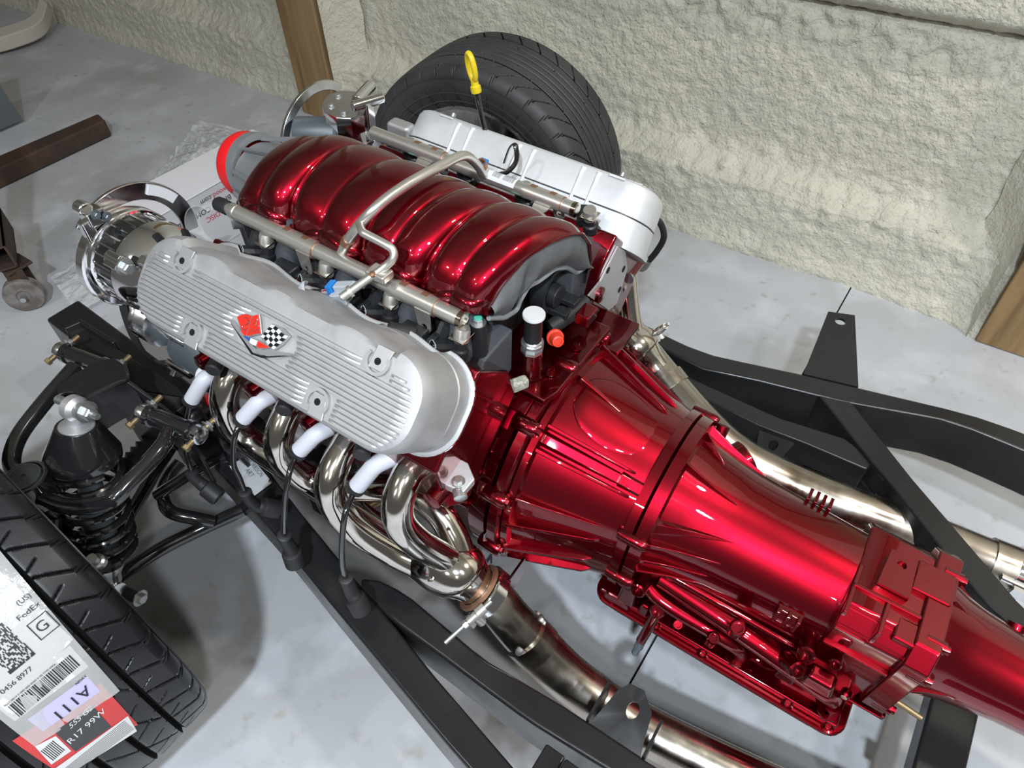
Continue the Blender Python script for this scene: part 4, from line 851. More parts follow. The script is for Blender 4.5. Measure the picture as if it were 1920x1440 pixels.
for (c0, c1) in ((.28, .52), (.60, .92)):
    x = c0
    while x < c1:
        w_ = rng.choice([.008, .014]); 
        def q(a, b): t_ = math.radians(-70 + 130 * a); return E((-.002 + .058 * b, .147 - .0115 * math.sin(t_ + .2), .352 + .0115 * math.cos(t_ + .2)))
        for k in range(4): g.add([q(.15 + .15 * k, x), q(.15 + .15 * k, x + w_), q(.30 + .15 * k, x + w_), q(.30 + .15 * k, x)], [(0, 1, 2, 3)])
        x += w_ + rng.choice([.010, .016])
part('bars', g, 'inkblack', st, flat=True, recalc=False)
XC = [(-.0338, -.1420, .372), (-.0216, -.1380, .395), (-.002, -.1330, .424), (.0142, -.1180, .446), (.0192, -.0935, .453), (.0222, -.0656, .455), (.026, -.0339, .455), (.0277, .0041, .451), (.0214, .0601, .436), (.010, .105, .398), (.003, .132, .364)]
g = G(); tube(g, [E(p) for p in XC], .0068, 18, res=6); part('crossover_tube', g, 'satin', fr1)
g = G(); ring(g, .0082, .0065, -.006, .004, E(XC[1]), Ed(A(XC[2]) - A(XC[1])), 18); part('braze_collar', g, 'copper', fr1); g = G(); ring(g, .009, .0065, -.004, .006, E((.003, .128, .382)), Ed((.0, .5, -1)), 18); part('braze_collar', g, 'copper', fr1)
SP = [(.002, -.134, .430), (.0175, -.146, .431), (.0265, -.1466, .430), (.0522, -.1440, .425), (.0615, -.1432, .420), (.0647, -.1482, .412), (.0577, -.1566, .402), (.0449, -.1761, .390), (.0278, -.209, .375)]
g = G(); tube(g, [E(p) for p in SP], .0054, 16, res=6); tube(g, [E((.0345, -.1960, .3805)), E((.0325, -.1995, .3790))], .0078, 16, smooth=False); part('service_port', g, 'satin', fr1)
g = G(); lathe(g, [(.0034, 0), (.0034, .0006), (0, .0006)], E((.0278, -.2092, .3749)), Ed((-.45, -.85, -.36)), 12); part('port_bore', g, 'dark', fr1)
g = G(); ebox(g, (.052, -.162, .392), (.030, .022, .012)); part('port_bracket', g, 'satin', fr1, bevel=.003)
for p in ((.040, -.160, .385), (.062, -.160, .388), (.050, -.172, .397)):
    g = G(); lathe(g, [(.0045, -.001), (.004, .002), (0, .003)], E(p), EZ * .8 - EY * .4, 12); part('braze_spot', g, 'copper', fr1)

# ================================================================== injectors
def injector(u, v, s, lab):
    t = thing('fuel_injector', lab, 'injector', E((u, v + s * .03, .29)), 'fuel injectors')
    o = E((u, v, .362)); d_ = Ed((0, s * .28, -.96))
    g = G(); lathe(g, [(.0095, .004), (.0105, .008), (.0105, .022), (.009, .024)], o, d_, 22); cup = part('injector_cup', g, 'satin', t)
    g = G(); box(g, o + unit(d_) * .016, (.022, .026, .002), EX, EY, EZ); part('retaining_clip', g, 'stain', cup, bevel=.0005)
    g = G(); lathe(g, [(.0085, .022), (.0085, .034), (.011, .036), (.011, .048), (.0105, .05), (.0105, .056)], o, d_, 22)
    for k in range(4): ring(g, .0118, .0105, .037 + k * .0034, .0385 + k * .0034, o, d_, 20)
    part('injector_body', g, 'plastic', t)
    g = G(); lathe(g, [(.0155, .052), (.0165, .056), (.0165, .085)], o, d_, 24); part('injector_seat', g, 'greyplastic', t)
    c_ = o + unit(d_) * .036 + Ed((-.020, s * .012, .002)); ax_ = Ed((-.45, s * .80, .35)); X_ = unit(Ed((1, s * .6, 0))); Y_ = unit(np.cross(ax_, X_))
    g = G(); R_ = .0092; sq = [c_ + X_ * R_ * x + Y_ * R_ * y for x, y in ((1, .5), (.5, 1), (-.5, 1), (-1, .5), (-1, -.5), (-.5, -1), (.5, -1), (1, -.5))]
    sq2 = [c_ + (p - c_) * .80 for p in sq]; dd = unit(ax_) * .012
    loft(g, [[p - dd * 1.4 for p in sq], [p + dd for p in sq], [p + dd for p in sq2], [p for p in sq2]]); con = part('connector', g, 'plastic', t, bevel=.0006)
    g = G(); tube(g, [p + dd for p in sq] + [sq[0] + dd], .0006, 5, smooth=False); part('connector_edge', g, 'greyconn', con)
    g = G(); 
    for k in (-1, 1): box(g, c_ + X_ * k * .003 + dd * .3, (.0012, .004, .012), X_, Y_, unit(ax_))
    part('pins', g, 'greyconn', con, flat=True)
nm4 = ['nearest the black rail cap', 'second from the black rail cap', 'third from the black rail cap', 'nearest the open rail end']
for i, u in enumerate(IU): injector(u + .004, -.153, -1, 'black fuel injector under the near fuel rail, ' + nm4[i])
for i, u in enumerate(IU): injector(u + .012, .150, 1, 'fuel injector mostly hidden under the far fuel rail, ' + ['foremost', 'second from the front', 'third from the front', 'rearmost'][i])

# connectors
t = thing('wire_connector', 'pale grey and blue wire connector lying between the injectors', 'connector', E((0, -.185, .34)))
ax_ = unit(Ed((.062, .014, .022))); X_ = unit(Ed((-.2, 1, 0)) - ax_ * (unit(Ed((-.2, 1, 0))) @ ax_)); Z_ = np.cross(ax_, X_)
g = G(); box(g, E((.008, -.182, .362)), (.030, .014, .014), ax_, X_, Z_); box(g, E((.004, -.190, .350)), (.024, .016, .016), ax_, X_, Z_); box(g, E((.028, -.176, .372)), (.014, .006, .010), ax_, X_, Z_); part('housing', g, 'greyconn', t, bevel=.002)
g = G(); box(g, E((-.012, -.187, .357)), (.009, .016, .013), ax_, X_, Z_); box(g, E((-.010, -.196, .344)), (.010, .013, .010), ax_, X_, Z_); part('blue_lock', g, 'blue', t, bevel=.001)
for k, m_ in enumerate(('enamelred', 'lilac', 'blue')):
    g = G(); tube(g, [E((-.014, -.188 + k * .003, .353)), E((-.022, -.190 + k * .002, .350)), E((-.030, -.192, .343))], .0011, 6); part('wire', g, m_, t)
g = G(); tube(g, [E((-.028, -.192, .345)), E((-.045, -.196, .338)), E((-.060, -.200, .325))], .0045, 10); part('loom', g, 'rubber', t)
t = thing('wire_connector', 'black looped wire tie and blue plug beside the far fuel rail sticker', 'connector', E((0, .19, .33)))
g = G(); tube(g, [E((.005, .168, .345)), E((.020, .176, .352)), E((.028, .188, .368)), E((.020, .196, .388)), E((.010, .196, .380)), E((.004, .19, .355))], .0042, 10, flat=.4); part('loop', g, 'blackgloss', t)
g = G(); ebox(g, (-.022, .172, .357), (.014, .007, .008)); part('plug', g, 'blue', t, bevel=.001)

# ================================================================== rear sensor, orange plug, dipstick
t = thing('oil_pressure_sender', 'black oil pressure sender with a pale round cap behind the intake', 'sensor', E((.21, -.045, .205)))
o = E((.211, -.05, .208))
g = G(); lathe(g, [(.019, 0), (.017, .004), (.0155, .030), (.0155, .045)], o, EZ, 28); part('red_base', g, 'candy_cast', t)
g = G(); lathe(g, [(.0155, .045), (.0165, .047), (.0165, .054), (.0145, .057), (.0145, .066), (.0125, .068)], o, EZ, 8); ring(g, .016, .012, .058, .062, o, EZ, 24); part('hex_nut', g, 'zinc', t)
g = G(); lathe(g, [(.0125, .066), (.0125, .108), (.0135, .110)], o, EZ, 26); part('sender_body', g, 'plastic', t)
g = G(); lathe(g, [(.0135, .109), (.0155, .110), (.0155, .1135), (.0148, .1145), (0, .1148)], o, EZ, 30); part('round_cap', g, 'label', t)
t = thing('orange_plug', 'small orange-red plastic plug right of the oil pressure sender', 'plug', E((.225, .0, .235)))
g = G(); d_ = Ed((.55, -.55, .35)); lathe(g, [(.0105, -.004), (.0125, -.004), (.0125, 0), (.0100, .002), (.0082, .016), (.0060, .017), (.006, .013), (0, .013)], E((.224, -.008, .250)), d_, 24); part('plug_body', g, 'orange', t)
g = G(); prism(g, [E((.205, -.112, .205)), E((.225, -.075, .205)), E((.212, -.068, .205)), E((.190, -.105, .205))], EZ * .018); solo('gasket_foam', g, mat('speckled_foam', (.30, .30, .25), .9, var=[(300, (.5, .5, .42), .5, .6)]), 'small speckled olive foam block beside the oil sender flange', 'foam', bevel=.004)
for p in ((.188, -.075, .207), (.235, -.035, .209), (.24, .03, .209)):
    g = G(); bolt(g, E(p), EZ, .006, .006); part('cover_bolt', g, 'candy_cast', eb)
t = thing('dipstick', 'yellow ring-pull dipstick standing beyond the far valve cover', 'dipstick', E((-.09, .26, .2)))
d0, d1 = A((-.0875, .262, .365)), A((-.0985, .262, .412)); dd = unit(E(d1) - E(d0)); X_ = unit(A([.83, -.4, .2])); X_ = unit(X_ - dd * (X_ @ dd))
g = G(); tube(g, [E((-.06, .285, .22)), E(d0), E(d1)], .0046, 12, smooth=False); part('tube', g, 'blackgloss', t)
g = G(); lathe(g, [(.0085, 0), (.0090, .003), (.0085, .010), (.0065, .012), (.0060, .020)], E(d1), dd, 20); c_ = E(d1) + dd * .040
tube(g, [c_ + X_ * .0105 * math.sin(a) + dd * .021 * math.cos(a) for a in np.linspace(0, 2 * PI, 28)], .0042, 10, smooth=False, flat=1.1); part('pull_ring', g, 'yellow', t)
gcab = G(); tube(gcab, [E((.218, .300, .270)), E((.232, .315, .262)), E((.242, .325, .230)), E((.234, .332, .195)), E((.222, .335, .165)), E((.212, .335, .148))], .0055, 14); 
t = thing('black_cable', 'short black cable looping down behind the rear of the far valve cover', 'cable', E((.22, .32, .14))); part('cable', gcab, 'rubber', t)
g = G(); lathe(g, [(.010, -.004), (.011, 0), (.011, .014), (.008, .022)], E((.216, .335, .160)), Ed((-.35, 0, -1)), 18); part('ferrule', g, 'zinc', t)
# ================================================================== transmission
tr = thing('transmission', 'candy red automatic gearbox with ribbed bellhousing, pan and tail housing', 'gearbox', E((.5, 0, -.18)))
def PT(u, th, r): t_ = math.radians(th); return E((u, r * math.sin(t_), r * math.cos(t_)))
def bell_r(u): return float(np.interp(u, [.225, .262, .30, .40, .445, .46, .50, .55, .64, .72, .80], [.190, .188, .178, .148, .138, .128, .116, .106, .099, .094, .090]))
def sec(u, r, k=60):
    out = []
    for i in range(k):
        th = -180 + 360 * i / k; c = math.cos(math.radians(th)); s = math.sin(math.radians(th)); v, w = r * s, r * c
        out.append((u, v, w))
    return out
def cyl(name, L, m='candy', cap=True, ang=35):
    g = G(); loft(g, [[E(p) for p in sec(u, r)] for u, r in L], caps=cap); return part(name, g, m, tr, ang=ang)
# dark block-side ring with square pockets, flange of the bellhousing
cyl('adapter_ring', [(.196, .186), (.199, .199), (.228, .200), (.231, .190)], 'candy_cast')
for th in (-66, -56, -46):
    g = G(); r = .201; X_ = PT(.22, th, r); t_ = math.radians(th); nn = Ed((0, math.sin(t_), math.cos(t_))); tt = Ed((0, math.cos(t_), -math.sin(t_)))
    for du, dt, a, b in ((-.009, 0, .002, .026), (.009, 0, .002, .026), (0, -.012, .02, .002), (0, .012, .02, .002)):
        box(g, X_ + EX * du + tt * dt, (a, b, .008), EX, tt, nn)
    box(g, X_, (.012, .018, .003), EX, tt, nn); part('pocket_frame', g, 'candy_cast', tr, bevel=.0008)
g = G(); 
for a in range(-100, -15, 1): pass
grid(g, lambda a, b: PT(.196 + .032 * b, -38 + 26 * a, .200 - .004 * (b > .99)), 14, 4); 
box(g, PT(.215, -22, .196), (.040, .055, .014), EX, Ed((0, math.cos(math.radians(-22)), -math.sin(math.radians(-22)))), Ed((0, math.sin(math.radians(-22)), math.cos(math.radians(-22))))); part('cast_block', g, 'candy', tr, bevel=.003)
cyl('bell_flange', [(.235, .190), (.237, .205), (.251, .205), (.254, .200), (.256, .192)])
cyl('bell_inner_band', [(.255, .185), (.257, .197), (.267, .196), (.270, .184)])
cyl('bellhousing', [(.262, .186), (.275, .184), (.30, .178), (.34, .167), (.38, .156), (.42, .147), (.434, .143)])
cyl('joint_band', [(.418, .140), (.420, .1525), (.434, .1525), (.436, .147)]); cyl('joint_band', [(.4375, .145), (.4385, .151), (.456, .150), (.458, .140)])
for th in (-100, -66, -33, -2, 30, 62, 95):
    g = G(); lathe(g, [(.010, -.02), (.0125, -.016), (.0125, .016), (.010, .020), (.006, .020), (.006, .017), (0, .017)], PT(.242, th, .203), EX, 20); part('flange_boss', g, 'candy_cast', tr)
    if th not in (-2,):
        g = G(); lathe(g, [(.006, -.012), (.006, .022), (0, .022)], PT(.246, th, .202), EX, 6); part('flange_bolt', g, 'candy_cast', tr)
for th in (-95, -62, 50):
    g = G(); lathe(g, [(.009, -.022), (.010, -.018), (.010, .016), (.007, .022), (0, .022)], PT(.438, th, .149), EX, 18); part('case_boss', g, 'candy_cast', tr)
def rib(u0, t0, u1, t1, h, w, m='candy', h1=None, name='rib', N=20, wmin=.35):
    g = G(); rings = []
    for i in range(N + 1):
        f = i / N; u = u0 + (u1 - u0) * f; th = t0 + (t1 - t0) * f; rb = bell_r(u) - .003; hh = (h + ((h1 if h1 is not None else h * .3) - h) * f)
        hh *= min(1, f / .04 + .15) * min(1, (1 - f) / .08 + .05); ww = w * (1 - (1 - wmin) * f)
        d = math.degrees(ww / 2 / rb); rings.append([PT(u, th - d * 1.35, rb), PT(u, th - d * .6, rb + hh + .003), PT(u, th + d * .6, rb + hh + .003), PT(u, th + d * 1.35, rb)])
    loft(g, rings); return part(name, g, m, tr, bevel=.0009)
rib(.262, -28.8, .408, -28.4, .012, .007, wmin=.8, h1=.006); rib(.262, -40, .415, -41.5, .012, .008, wmin=.8, h1=.006)
rib(.268, -1.7, .360, -4.2, .012, .012, h1=.001); rib(.255, 23.8, .402, 15.8, .014, .009, wmin=.8, h1=.008); rib(.258, 36, .406, 28, .014, .009, wmin=.8, h1=.008)
rib(.258, 50, .406, 44, .012, .008, h1=.004); rib(.258, 66, .406, 62, .012, .008, h1=.004)
rib(.262, -64, .398, -63, .011, .007, h1=.004); rib(.258, -79, .398, -72, .014, .010, wmin=.8, h1=.008); rib(.258, -97, .395, -90, .016, .012, wmin=.8, h1=.008); rib(.258, -112, .395, -104, .014, .012, wmin=.9, h1=.010)
rib(.264, -34.4, .412, -35, .0045, .020, h1=.0045, wmin=1, name='raised_channel')
rib(.385, -34.6, .425, -35, .010, .022, h1=.008, wmin=1, name='channel_pad')
rib(.452, -8, .541, -11.4, .016, .007, h1=.001, name='rib'); rib(.452, 25, .50, 15, .016, .007, h1=.001); rib(.452, 40, .56, 46, .014, .008, h1=.001)
rib(.448, -53, .560, -38, .010, .022, h1=.001, wmin=.05); rib(.452, -64, .556, -58, .012, .010, h1=.001); rib(.452, -76, .548, -73, .012, .008, h1=.001); rib(.452, -86, .540, -84, .012, .007, h1=.001)
rib(.452, 55, .55, 47, .012, .010, h1=.001)
for th0, th1 in ((-27, 14),):                            # the big smooth swelling between the ribs
    g = G(); grid(g, lambda a, b: PT(.278 + .135 * a, -6 + 40 * (b - .5) * math.sqrt(max(.02, 1 - (2 * a - 1) ** 2 * .9)), bell_r(.278 + .135 * a) + .0042 * math.sqrt(max(0, 1 - (2 * b - 1) ** 6)) * math.sqrt(max(0, 1 - (2 * a - 1) ** 8)) - .001), 40, 30); part('swelling', g, 'candy', tr, recalc=False, ang=180)
g = G(); lathe(g, [(.030, 0), (.030, .055), (.025, .058), (0, .056)], PT(.49, 62, .075), Ed((.55, .75, .35)), 34); lathe(g, [(.010, 0), (.010, .03), (0, .03)], PT(.47, 52, .118), Ed((0, .6, .7)), 16); part('side_boss', g, 'candy', tr)
# main case
def csec(u, r, s=1.0, low=-.118):
    L = []
    for i in range(43):
        th = -112 + 224 * i / 42; L.append((u, r * math.sin(math.radians(th)), r * math.cos(math.radians(th))))
    L += [(u, .078 * s, -.060), (u, .076 * s, low), (u, -.076 * s, low), (u, -.078 * s, -.060)]
    return [E(p) for p in L]
g = G(); loft(g, [csec(u, r) for u, r in ((.446, .132), (.46, .128), (.48, .121), (.50, .116), (.525, .1105), (.55, .106), (.60, .1015), (.64, .099), (.70, .095), (.712, .094), (.714, .089), (.80, .086))]); part('main_case', g, 'candy', tr, ang=32)
g = G(); loft(g, [[E((u, v, w)) for v, w in ((-.128, -.135), (-.128, -.122), (.128, -.122), (.128, -.135))] for u in (.408, .795)]); part('pan_rail', g, 'candy_cast', tr, bevel=.003)
def rr(u0, u1, v1, w, r=.028, k=7):
    out = []
    for cu, cv_, a0 in ((u1 - r, v1 - r, 0), (u0 + r, v1 - r, 90), (u0 + r, -v1 + r, 180), (u1 - r, -v1 + r, 270)):
        for i in range(k): a = math.radians(a0 + 90 * i / (k - 1)); out.append((cu + r * math.cos(a), cv_ + r * math.sin(a)))
    return [E((u, v + (.010 * math.exp(-((u - .655) / .035) ** 2) if v < -.1 else 0), w)) for u, v in out]
g = G(); loft(g, [rr(.400, .806, .136, -.136), rr(.398, .808, .138, -.138), rr(.398, .808, .138, -.1435), rr(.400, .806, .136, -.1455), rr(.408, .798, .128, -.147), rr(.412, .794, .124, -.175), rr(.425, .78, .112, -.182)]); pn = part('oil_pan', g, 'candy', tr, ang=28)
for u in (.43, .51, .59, .66, .725, .785):
    for s in (-1, 1):
        v_ = s * .1275 if not (s < 0 and .62 < u < .70) else -.118
        g = G(); lathe(g, [(.0095, 0), (.0095, .002), (.0065, .0025), (.0065, .007), (.005, .008), (.004, .006), (0, .006)], E((u, v_, -.1365)), EZ, 18); part('pan_bolt', g, 'candy_cast', pn)
for u in (.632, .772):
    g = G(); P = [E((u - .020, -.105, -.108)), E((u + .022, -.105, -.108)), E((u + .014, -.128, -.108)), E((u, -.134, -.108)), E((u - .012, -.126, -.108))]; plate_hole(g, P, E((u, -.122, -.108)), .0035, EZ * -.004, EX, EY, 16); part('pan_tab', g, 'candy_cast', tr, ang=20)
# side clutter: oil galleries, bosses, shift shaft
g = G(); tube(g, [E((.462, -.118, -.035)), E((.505, -.132, -.045)), E((.60, -.128, -.058)), E((.635, -.118, -.085)), E((.638, -.112, -.12))], .011, 16); part('gallery', g, 'candy', tr)
g = G(); tube(g, [E((.49, -.112, -.022)), E((.62, -.120, -.030)), E((.74, -.118, -.062)), E((.77, -.110, -.085))], .014, 16); part('gallery', g, 'candy', tr)
g = G(); tube(g, [E((.47, -.112, .0)), E((.56, -.108, -.008)), E((.70, -.098, -.030))], .006, 12); part('gallery', g, 'candy_cast', tr)
for o, d_, r, h in (((.612, -.132, -.01), (0, -.35, .9), .0115, .036), ((.592, -.130, -.082), (0, -.3, .9), .0095, .040), ((.505, -.125, -.08), (0, -.6, .6), .012, .02), ((.69, -.122, -.03), (.4, -.5, .6), .012, .03), ((.705, -.10, -.01), (0, -.8, .5), .012, .02), ((.47, -.135, -.02), (0, -.9, .3), .012, .02), ((.54, -.120, -.11), (0, -.4, .8), .008, .025), ((.74, -.095, .0), (0, -.9, .4), .009, .02)):
    g = G(); lathe(g, [(r, -.01), (r, h), (r * .8, h + .002), (r * .6, h + .002), (r * .55, h - .006), (0, h - .006)], E(o), Ed(d_), 20); part('case_boss', g, 'candy_cast', tr)
g = G()
for du in (-.014, 0, .014): ebox(g, (.663 + du, -.099, .028), (.006, .012, .030))
ebox(g, (.663, -.093, .028), (.036, .010, .026)); part('clip', g, 'candy_cast', tr, bevel=.0015)
g = G()
for du in (-.014, -.004, .006, .016): ebox(g, (.637 + du, .070, .078), (.005, .022, .022))
part('clip', g, 'candy_cast', tr, bevel=.001)
for o, s in (((.70, -.118, -.055), (.03, .03, .04)), ((.735, -.125, -.025), (.045, .03, .028)), ((.455, -.128, -.075), (.03, .03, .05)), ((.44, -.12, -.125), (.05, .03, .02)), ((.485, -.125, -.105), (.02, .02, .03))):
    g = G(); ebox(g, o, s, top=.8); part('cast_lump', g, 'candy_cast', tr, bevel=.006, seg=3)
rng = random.Random(11)
for k in range(16):
    u = rng.uniform(.44, .78); o = (u, -.088 - rng.uniform(0, .012), rng.uniform(-.115, -.03) - (.02 if u > .7 else 0)); g = G(); r = rng.uniform(.004, .0085)
    lathe(g, [(r, 0), (r, .010), (r * .6, .013), (0, .013)], E(o), Ed((rng.uniform(-.4, .4), -1, rng.uniform(0, .8))), 8 if k % 2 else 14); part('fitting', g, 'candy_cast', tr)
g = G(); tube(g, [E((.505, -.125, -.085)), E((.502, -.145, -.135)), E((.500, -.152, -.160))], .0085, 16, smooth=False); part('shaft_boss', g, 'candy_cast', tr)
g = G(); tube(g, [E((.502, -.145, -.135)), E((.499, -.160, -.196))], .0062, 14, smooth=False); tube(g, [E((.5005, -.153, -.167)), E((.500, -.156, -.180))], .0075, 8, smooth=False); part('shift_shaft', g, 'steelgrey', tr)
# rear end: framed pockets, lug, flange, tail housing
def rsec(u, a, wt, wb=-.118, ch=.032): return [E((u, v, w)) for v, w in ((-a + ch, wt), (a - ch, wt), (a, wt - ch), (a, wb + .02), (a - .02, wb), (-a + .02, wb), (-a, wb + .02), (-a, wt - ch))]
g = G(); loft(g, [rsec(.712, .092, .088, -.055, .028), rsec(.716, .094, .090, -.055, .028), rsec(.768, .092, .088, -.06, .028), rsec(.806, .090, .086, -.09, .028)]); part('rear_case', g, 'candy', tr, bevel=.004)
g = G(); loft(g, [rsec(.800, .100, .092, -.090, .024), rsec(.832, .100, .092, -.090, .024)]); part('rear_flange', g, 'candy', tr, bevel=.003)
for o, s in (((.757, -.040, .088), (.086, .006, .012)), ((.735, -.088, .060), (.040, .012, .006)), ((.757, -.094, .020), (.086, .008, .006)), ((.716, -.045, .086), (.006, .08, .012)), ((.760, -.066, .078), (.006, .05, .03)), ((.757, .088, .055), (.086, .010, .006))):
    g = G(); ebox(g, o, s); part('frame_rib', g, 'candy', tr, bevel=.0015)
g = G(); box(g, E((.757, -.078, .074)), (.086, .026, .006), EX, Ed((0, .7, .7)), Ed((0, -.7, .7))); part('frame_rib', g, 'candy', tr, bevel=.0015)
g = G(); P = [E((.738, -.028, .102)), E((.778, -.028, .102)), E((.776, .034, .102)), E((.742, .034, .102))]
plate_hole(g, P, E((.759, .016, .102)), .0062, EZ * -.008, EX, EY, 20); ebox(g, (.758, -.024, .092), (.040, .010, .016)); ebox(g, (.758, .0, .091), (.036, .05, .012)); part('lifting_lug', g, 'candy', tr, ang=20)
g = G(); ebox(g, (.803, .02, .088), (.05, .05, .014)); part('flange_pad', g, 'candy', tr, bevel=.003); g = G(); ebox(g, (.79, -.065, .082), (.03, .035, .012)); part('flange_pad', g, 'candy', tr, bevel=.004)
for v_, w_ in ((-.092, .05), (-.092, -.06), (-.060, .084), (.05, .085), (.092, .05)):
    g = G(); lathe(g, [(.009, -.02), (.009, .004), (.006, .005), (.006, .009), (0, .010)], E((.832, v_, w_)), EX, 16); part('flange_boss', g, 'candy_cast', tr)
g = G(); loft(g, [[E((p[0], p[1], p[2] + .004)) for p in sec(u, r)] for u, r in ((.830, .086), (.84, .083), (.855, .077), (.88, .070), (.94, .061), (1.0, .057), (1.30, .050))]); part('tail_housing', g, 'candy', tr, ang=40)
for th in (-85, 5, 40): 
    g = G(); rings = [[PT(u, th - 3, r - .002), PT(u, th, r + h), PT(u, th + 3, r - .002)] for u, r, h in ((.832, .086, .010), (.85, .078, .006), (.88, .070, .0))]; loft(g, rings); part('tail_rib', g, 'candy', tr, bevel=.001)
g = G(); lathe(g, [(.012, 0), (.012, .018), (0, .019)], PT(.925, 55, .055), Ed((0, .8, .6)), 22); part('tail_boss', g, 'candy', tr)
g = G(); ebox(g, (.815, -.065, -.105), (.05, .05, .004)); ebox(g, (.82, -.05, -.13), (.06, .05, .012)); part('mount_bits', g, 'candy_cast', tr, bevel=.002)
g = G(); tube(g, [E((.8537, -.0437, -.12)), E((.8716, -.0454, -.12)), E((.8931, -.0479, -.12))], .0045, 10); solo('yellow_zinc_rod', g, 'brassbolt', 'dull yellow rod running under the rear flange of the gearbox', 'rod')
# plate with a sticker standing between block and collector
t = thing('dust_shield', 'thin grey shield plate with a black-printed sticker beside the bellhousing flange', 'plate', E((.225, -.2, -.1)))
g = G(); prism(g, [E((.232, -.165, -.02)), E((.232, -.205, -.01)), E((.232, -.215, -.085)), E((.232, -.20, -.16)), E((.232, -.16, -.17))], EX * .002); part('plate', g, 'castface', t, flat=True)
g = G(); X_, Y_ = EY, -EZ
text(g, 'A A 8 0 8', lambda x, y: E((.2348, -.200 + y, -.02 - x)), .012); prism(g, [E((.2346, -.206, -.09)), E((.2346, -.186, -.09)), E((.2346, -.186, -.093)), E((.2346, -.206, -.093))], EX * .0003); prism(g, [E((.2346, -.203, -.097)), E((.2346, -.186, -.097)), E((.2346, -.186, -.125)), E((.2346, -.190, -.125)), E((.2346, -.190, -.105)), E((.2346, -.203, -.105))], EX * .0003)
part('sticker_print', g, 'inkblack', t, flat=True, recalc=False)

# ================================================================== headers and exhaust
def header(side, lab):
    mv = (lambda L: [(p[0], -p[1], p[2]) for p in L]) if side > 0 else (lambda L: list(L))
    off = .024 if side > 0 else 0
    sh = lambda L: [E((p[0] + off * .3, p[1], p[2])) for p in mv(L)]
    t = thing('exhaust_header', lab, 'exhaust header', E((0, side * .3, 0)))
    H = [(-.235, .155), (-.262, .172)]
    T = [[(-.1675, -.225, .160), (-.1675, -.255, .178), (-.168, -.287, .170), (-.166, -.308, .140), (-.158, -.312, .100), (-.135, -.308, .068), (-.0654, -.303, .050), (.0155, -.298, .033), (.0923, -.293, .010), (.165, -.287, -.012), (.205, -.282, -.020)],
         [(-.056, -.225, .155), (-.056, -.255, .172), (-.056, -.287, .160), (-.053, -.312, .130), (-.048, -.312, .090), (-.022, -.300, .048), (.041, -.275, .050), (.1143, -.247, .068), (.175, -.244, .066), (.213, -.254, .045), (.238, -.267, .020)],
         [(.056, -.225, .155), (.056, -.255, .174), (.057, -.292, .165), (.062, -.325, .142), (.070, -.334, .105), (.098, -.328, .055), (.145, -.312, .012), (.195, -.298, -.010), (.225, -.292, -.026)],
         [(.1675, -.225, .170), (.1675, -.252, .192), (.1685, -.283, .192), (.173, -.312, .168), (.180, -.318, .130), (.196, -.308, .085), (.220, -.290, .042), (.246, -.278, .014)]]
    for P in T:
        g = G(); tube(g, sh(P), .0215, 24, res=6); part('primary_tube', g, 'stain', t, ang=60)
    g = G(); tube(g, sh([(.165, -.292, -.012), (.205, -.284, -.002), (.240, -.280, .004), (.258, -.279, -.004)]), [.030, .043, .044, .036], 30); tube(g, sh([(.205, -.262, .02), (.238, -.272, .012)]), [.026, .034], 24, smooth=False); tube(g, sh([(.255, -.279, -.002), (.272, -.2785, -.014), (.285, -.277, -.025)]), [.037, .030, .032], 30); part('collector', g, 'stain', t, ang=60)
    for p in ((.212, -.250, .052), (.222, -.312, .010)):
        g = G(); q = A(sh([p])[0]); tube(g, [q + A([-.0, -.012, .018]), q + A([.004, 0, 0.004]), q + A([.0, .012, -.018])], .0026, 7); part('weld_seam', g, 'heat', t)
    g = G()
    for u in (-.1675, -.056, .056, .1675): prism(g, sh([(u - .038, -.232, .130), (u + .038, -.232, .130), (u + .050, -.232, .168), (u + .038, -.232, .196), (u - .038, -.232, .196), (u - .050, -.232, .168)]), Ed((0, side * .010, 0)))
    part('port_flange', g, 'billet', t, bevel=.002)
    for u in (-.215, -.112, 0, .112, .215):
        g = G(); bolt(g, sh([(u, -.243, .185)])[0], Ed((0, side, 0)), .007, .009); part('flange_bolt', g, 'zinc', t)
    return t
header(-1, 'near polished stainless header with four curved tubes under the finned cover'); header(1, 'far stainless header whose collector shows past the far cylinder head')
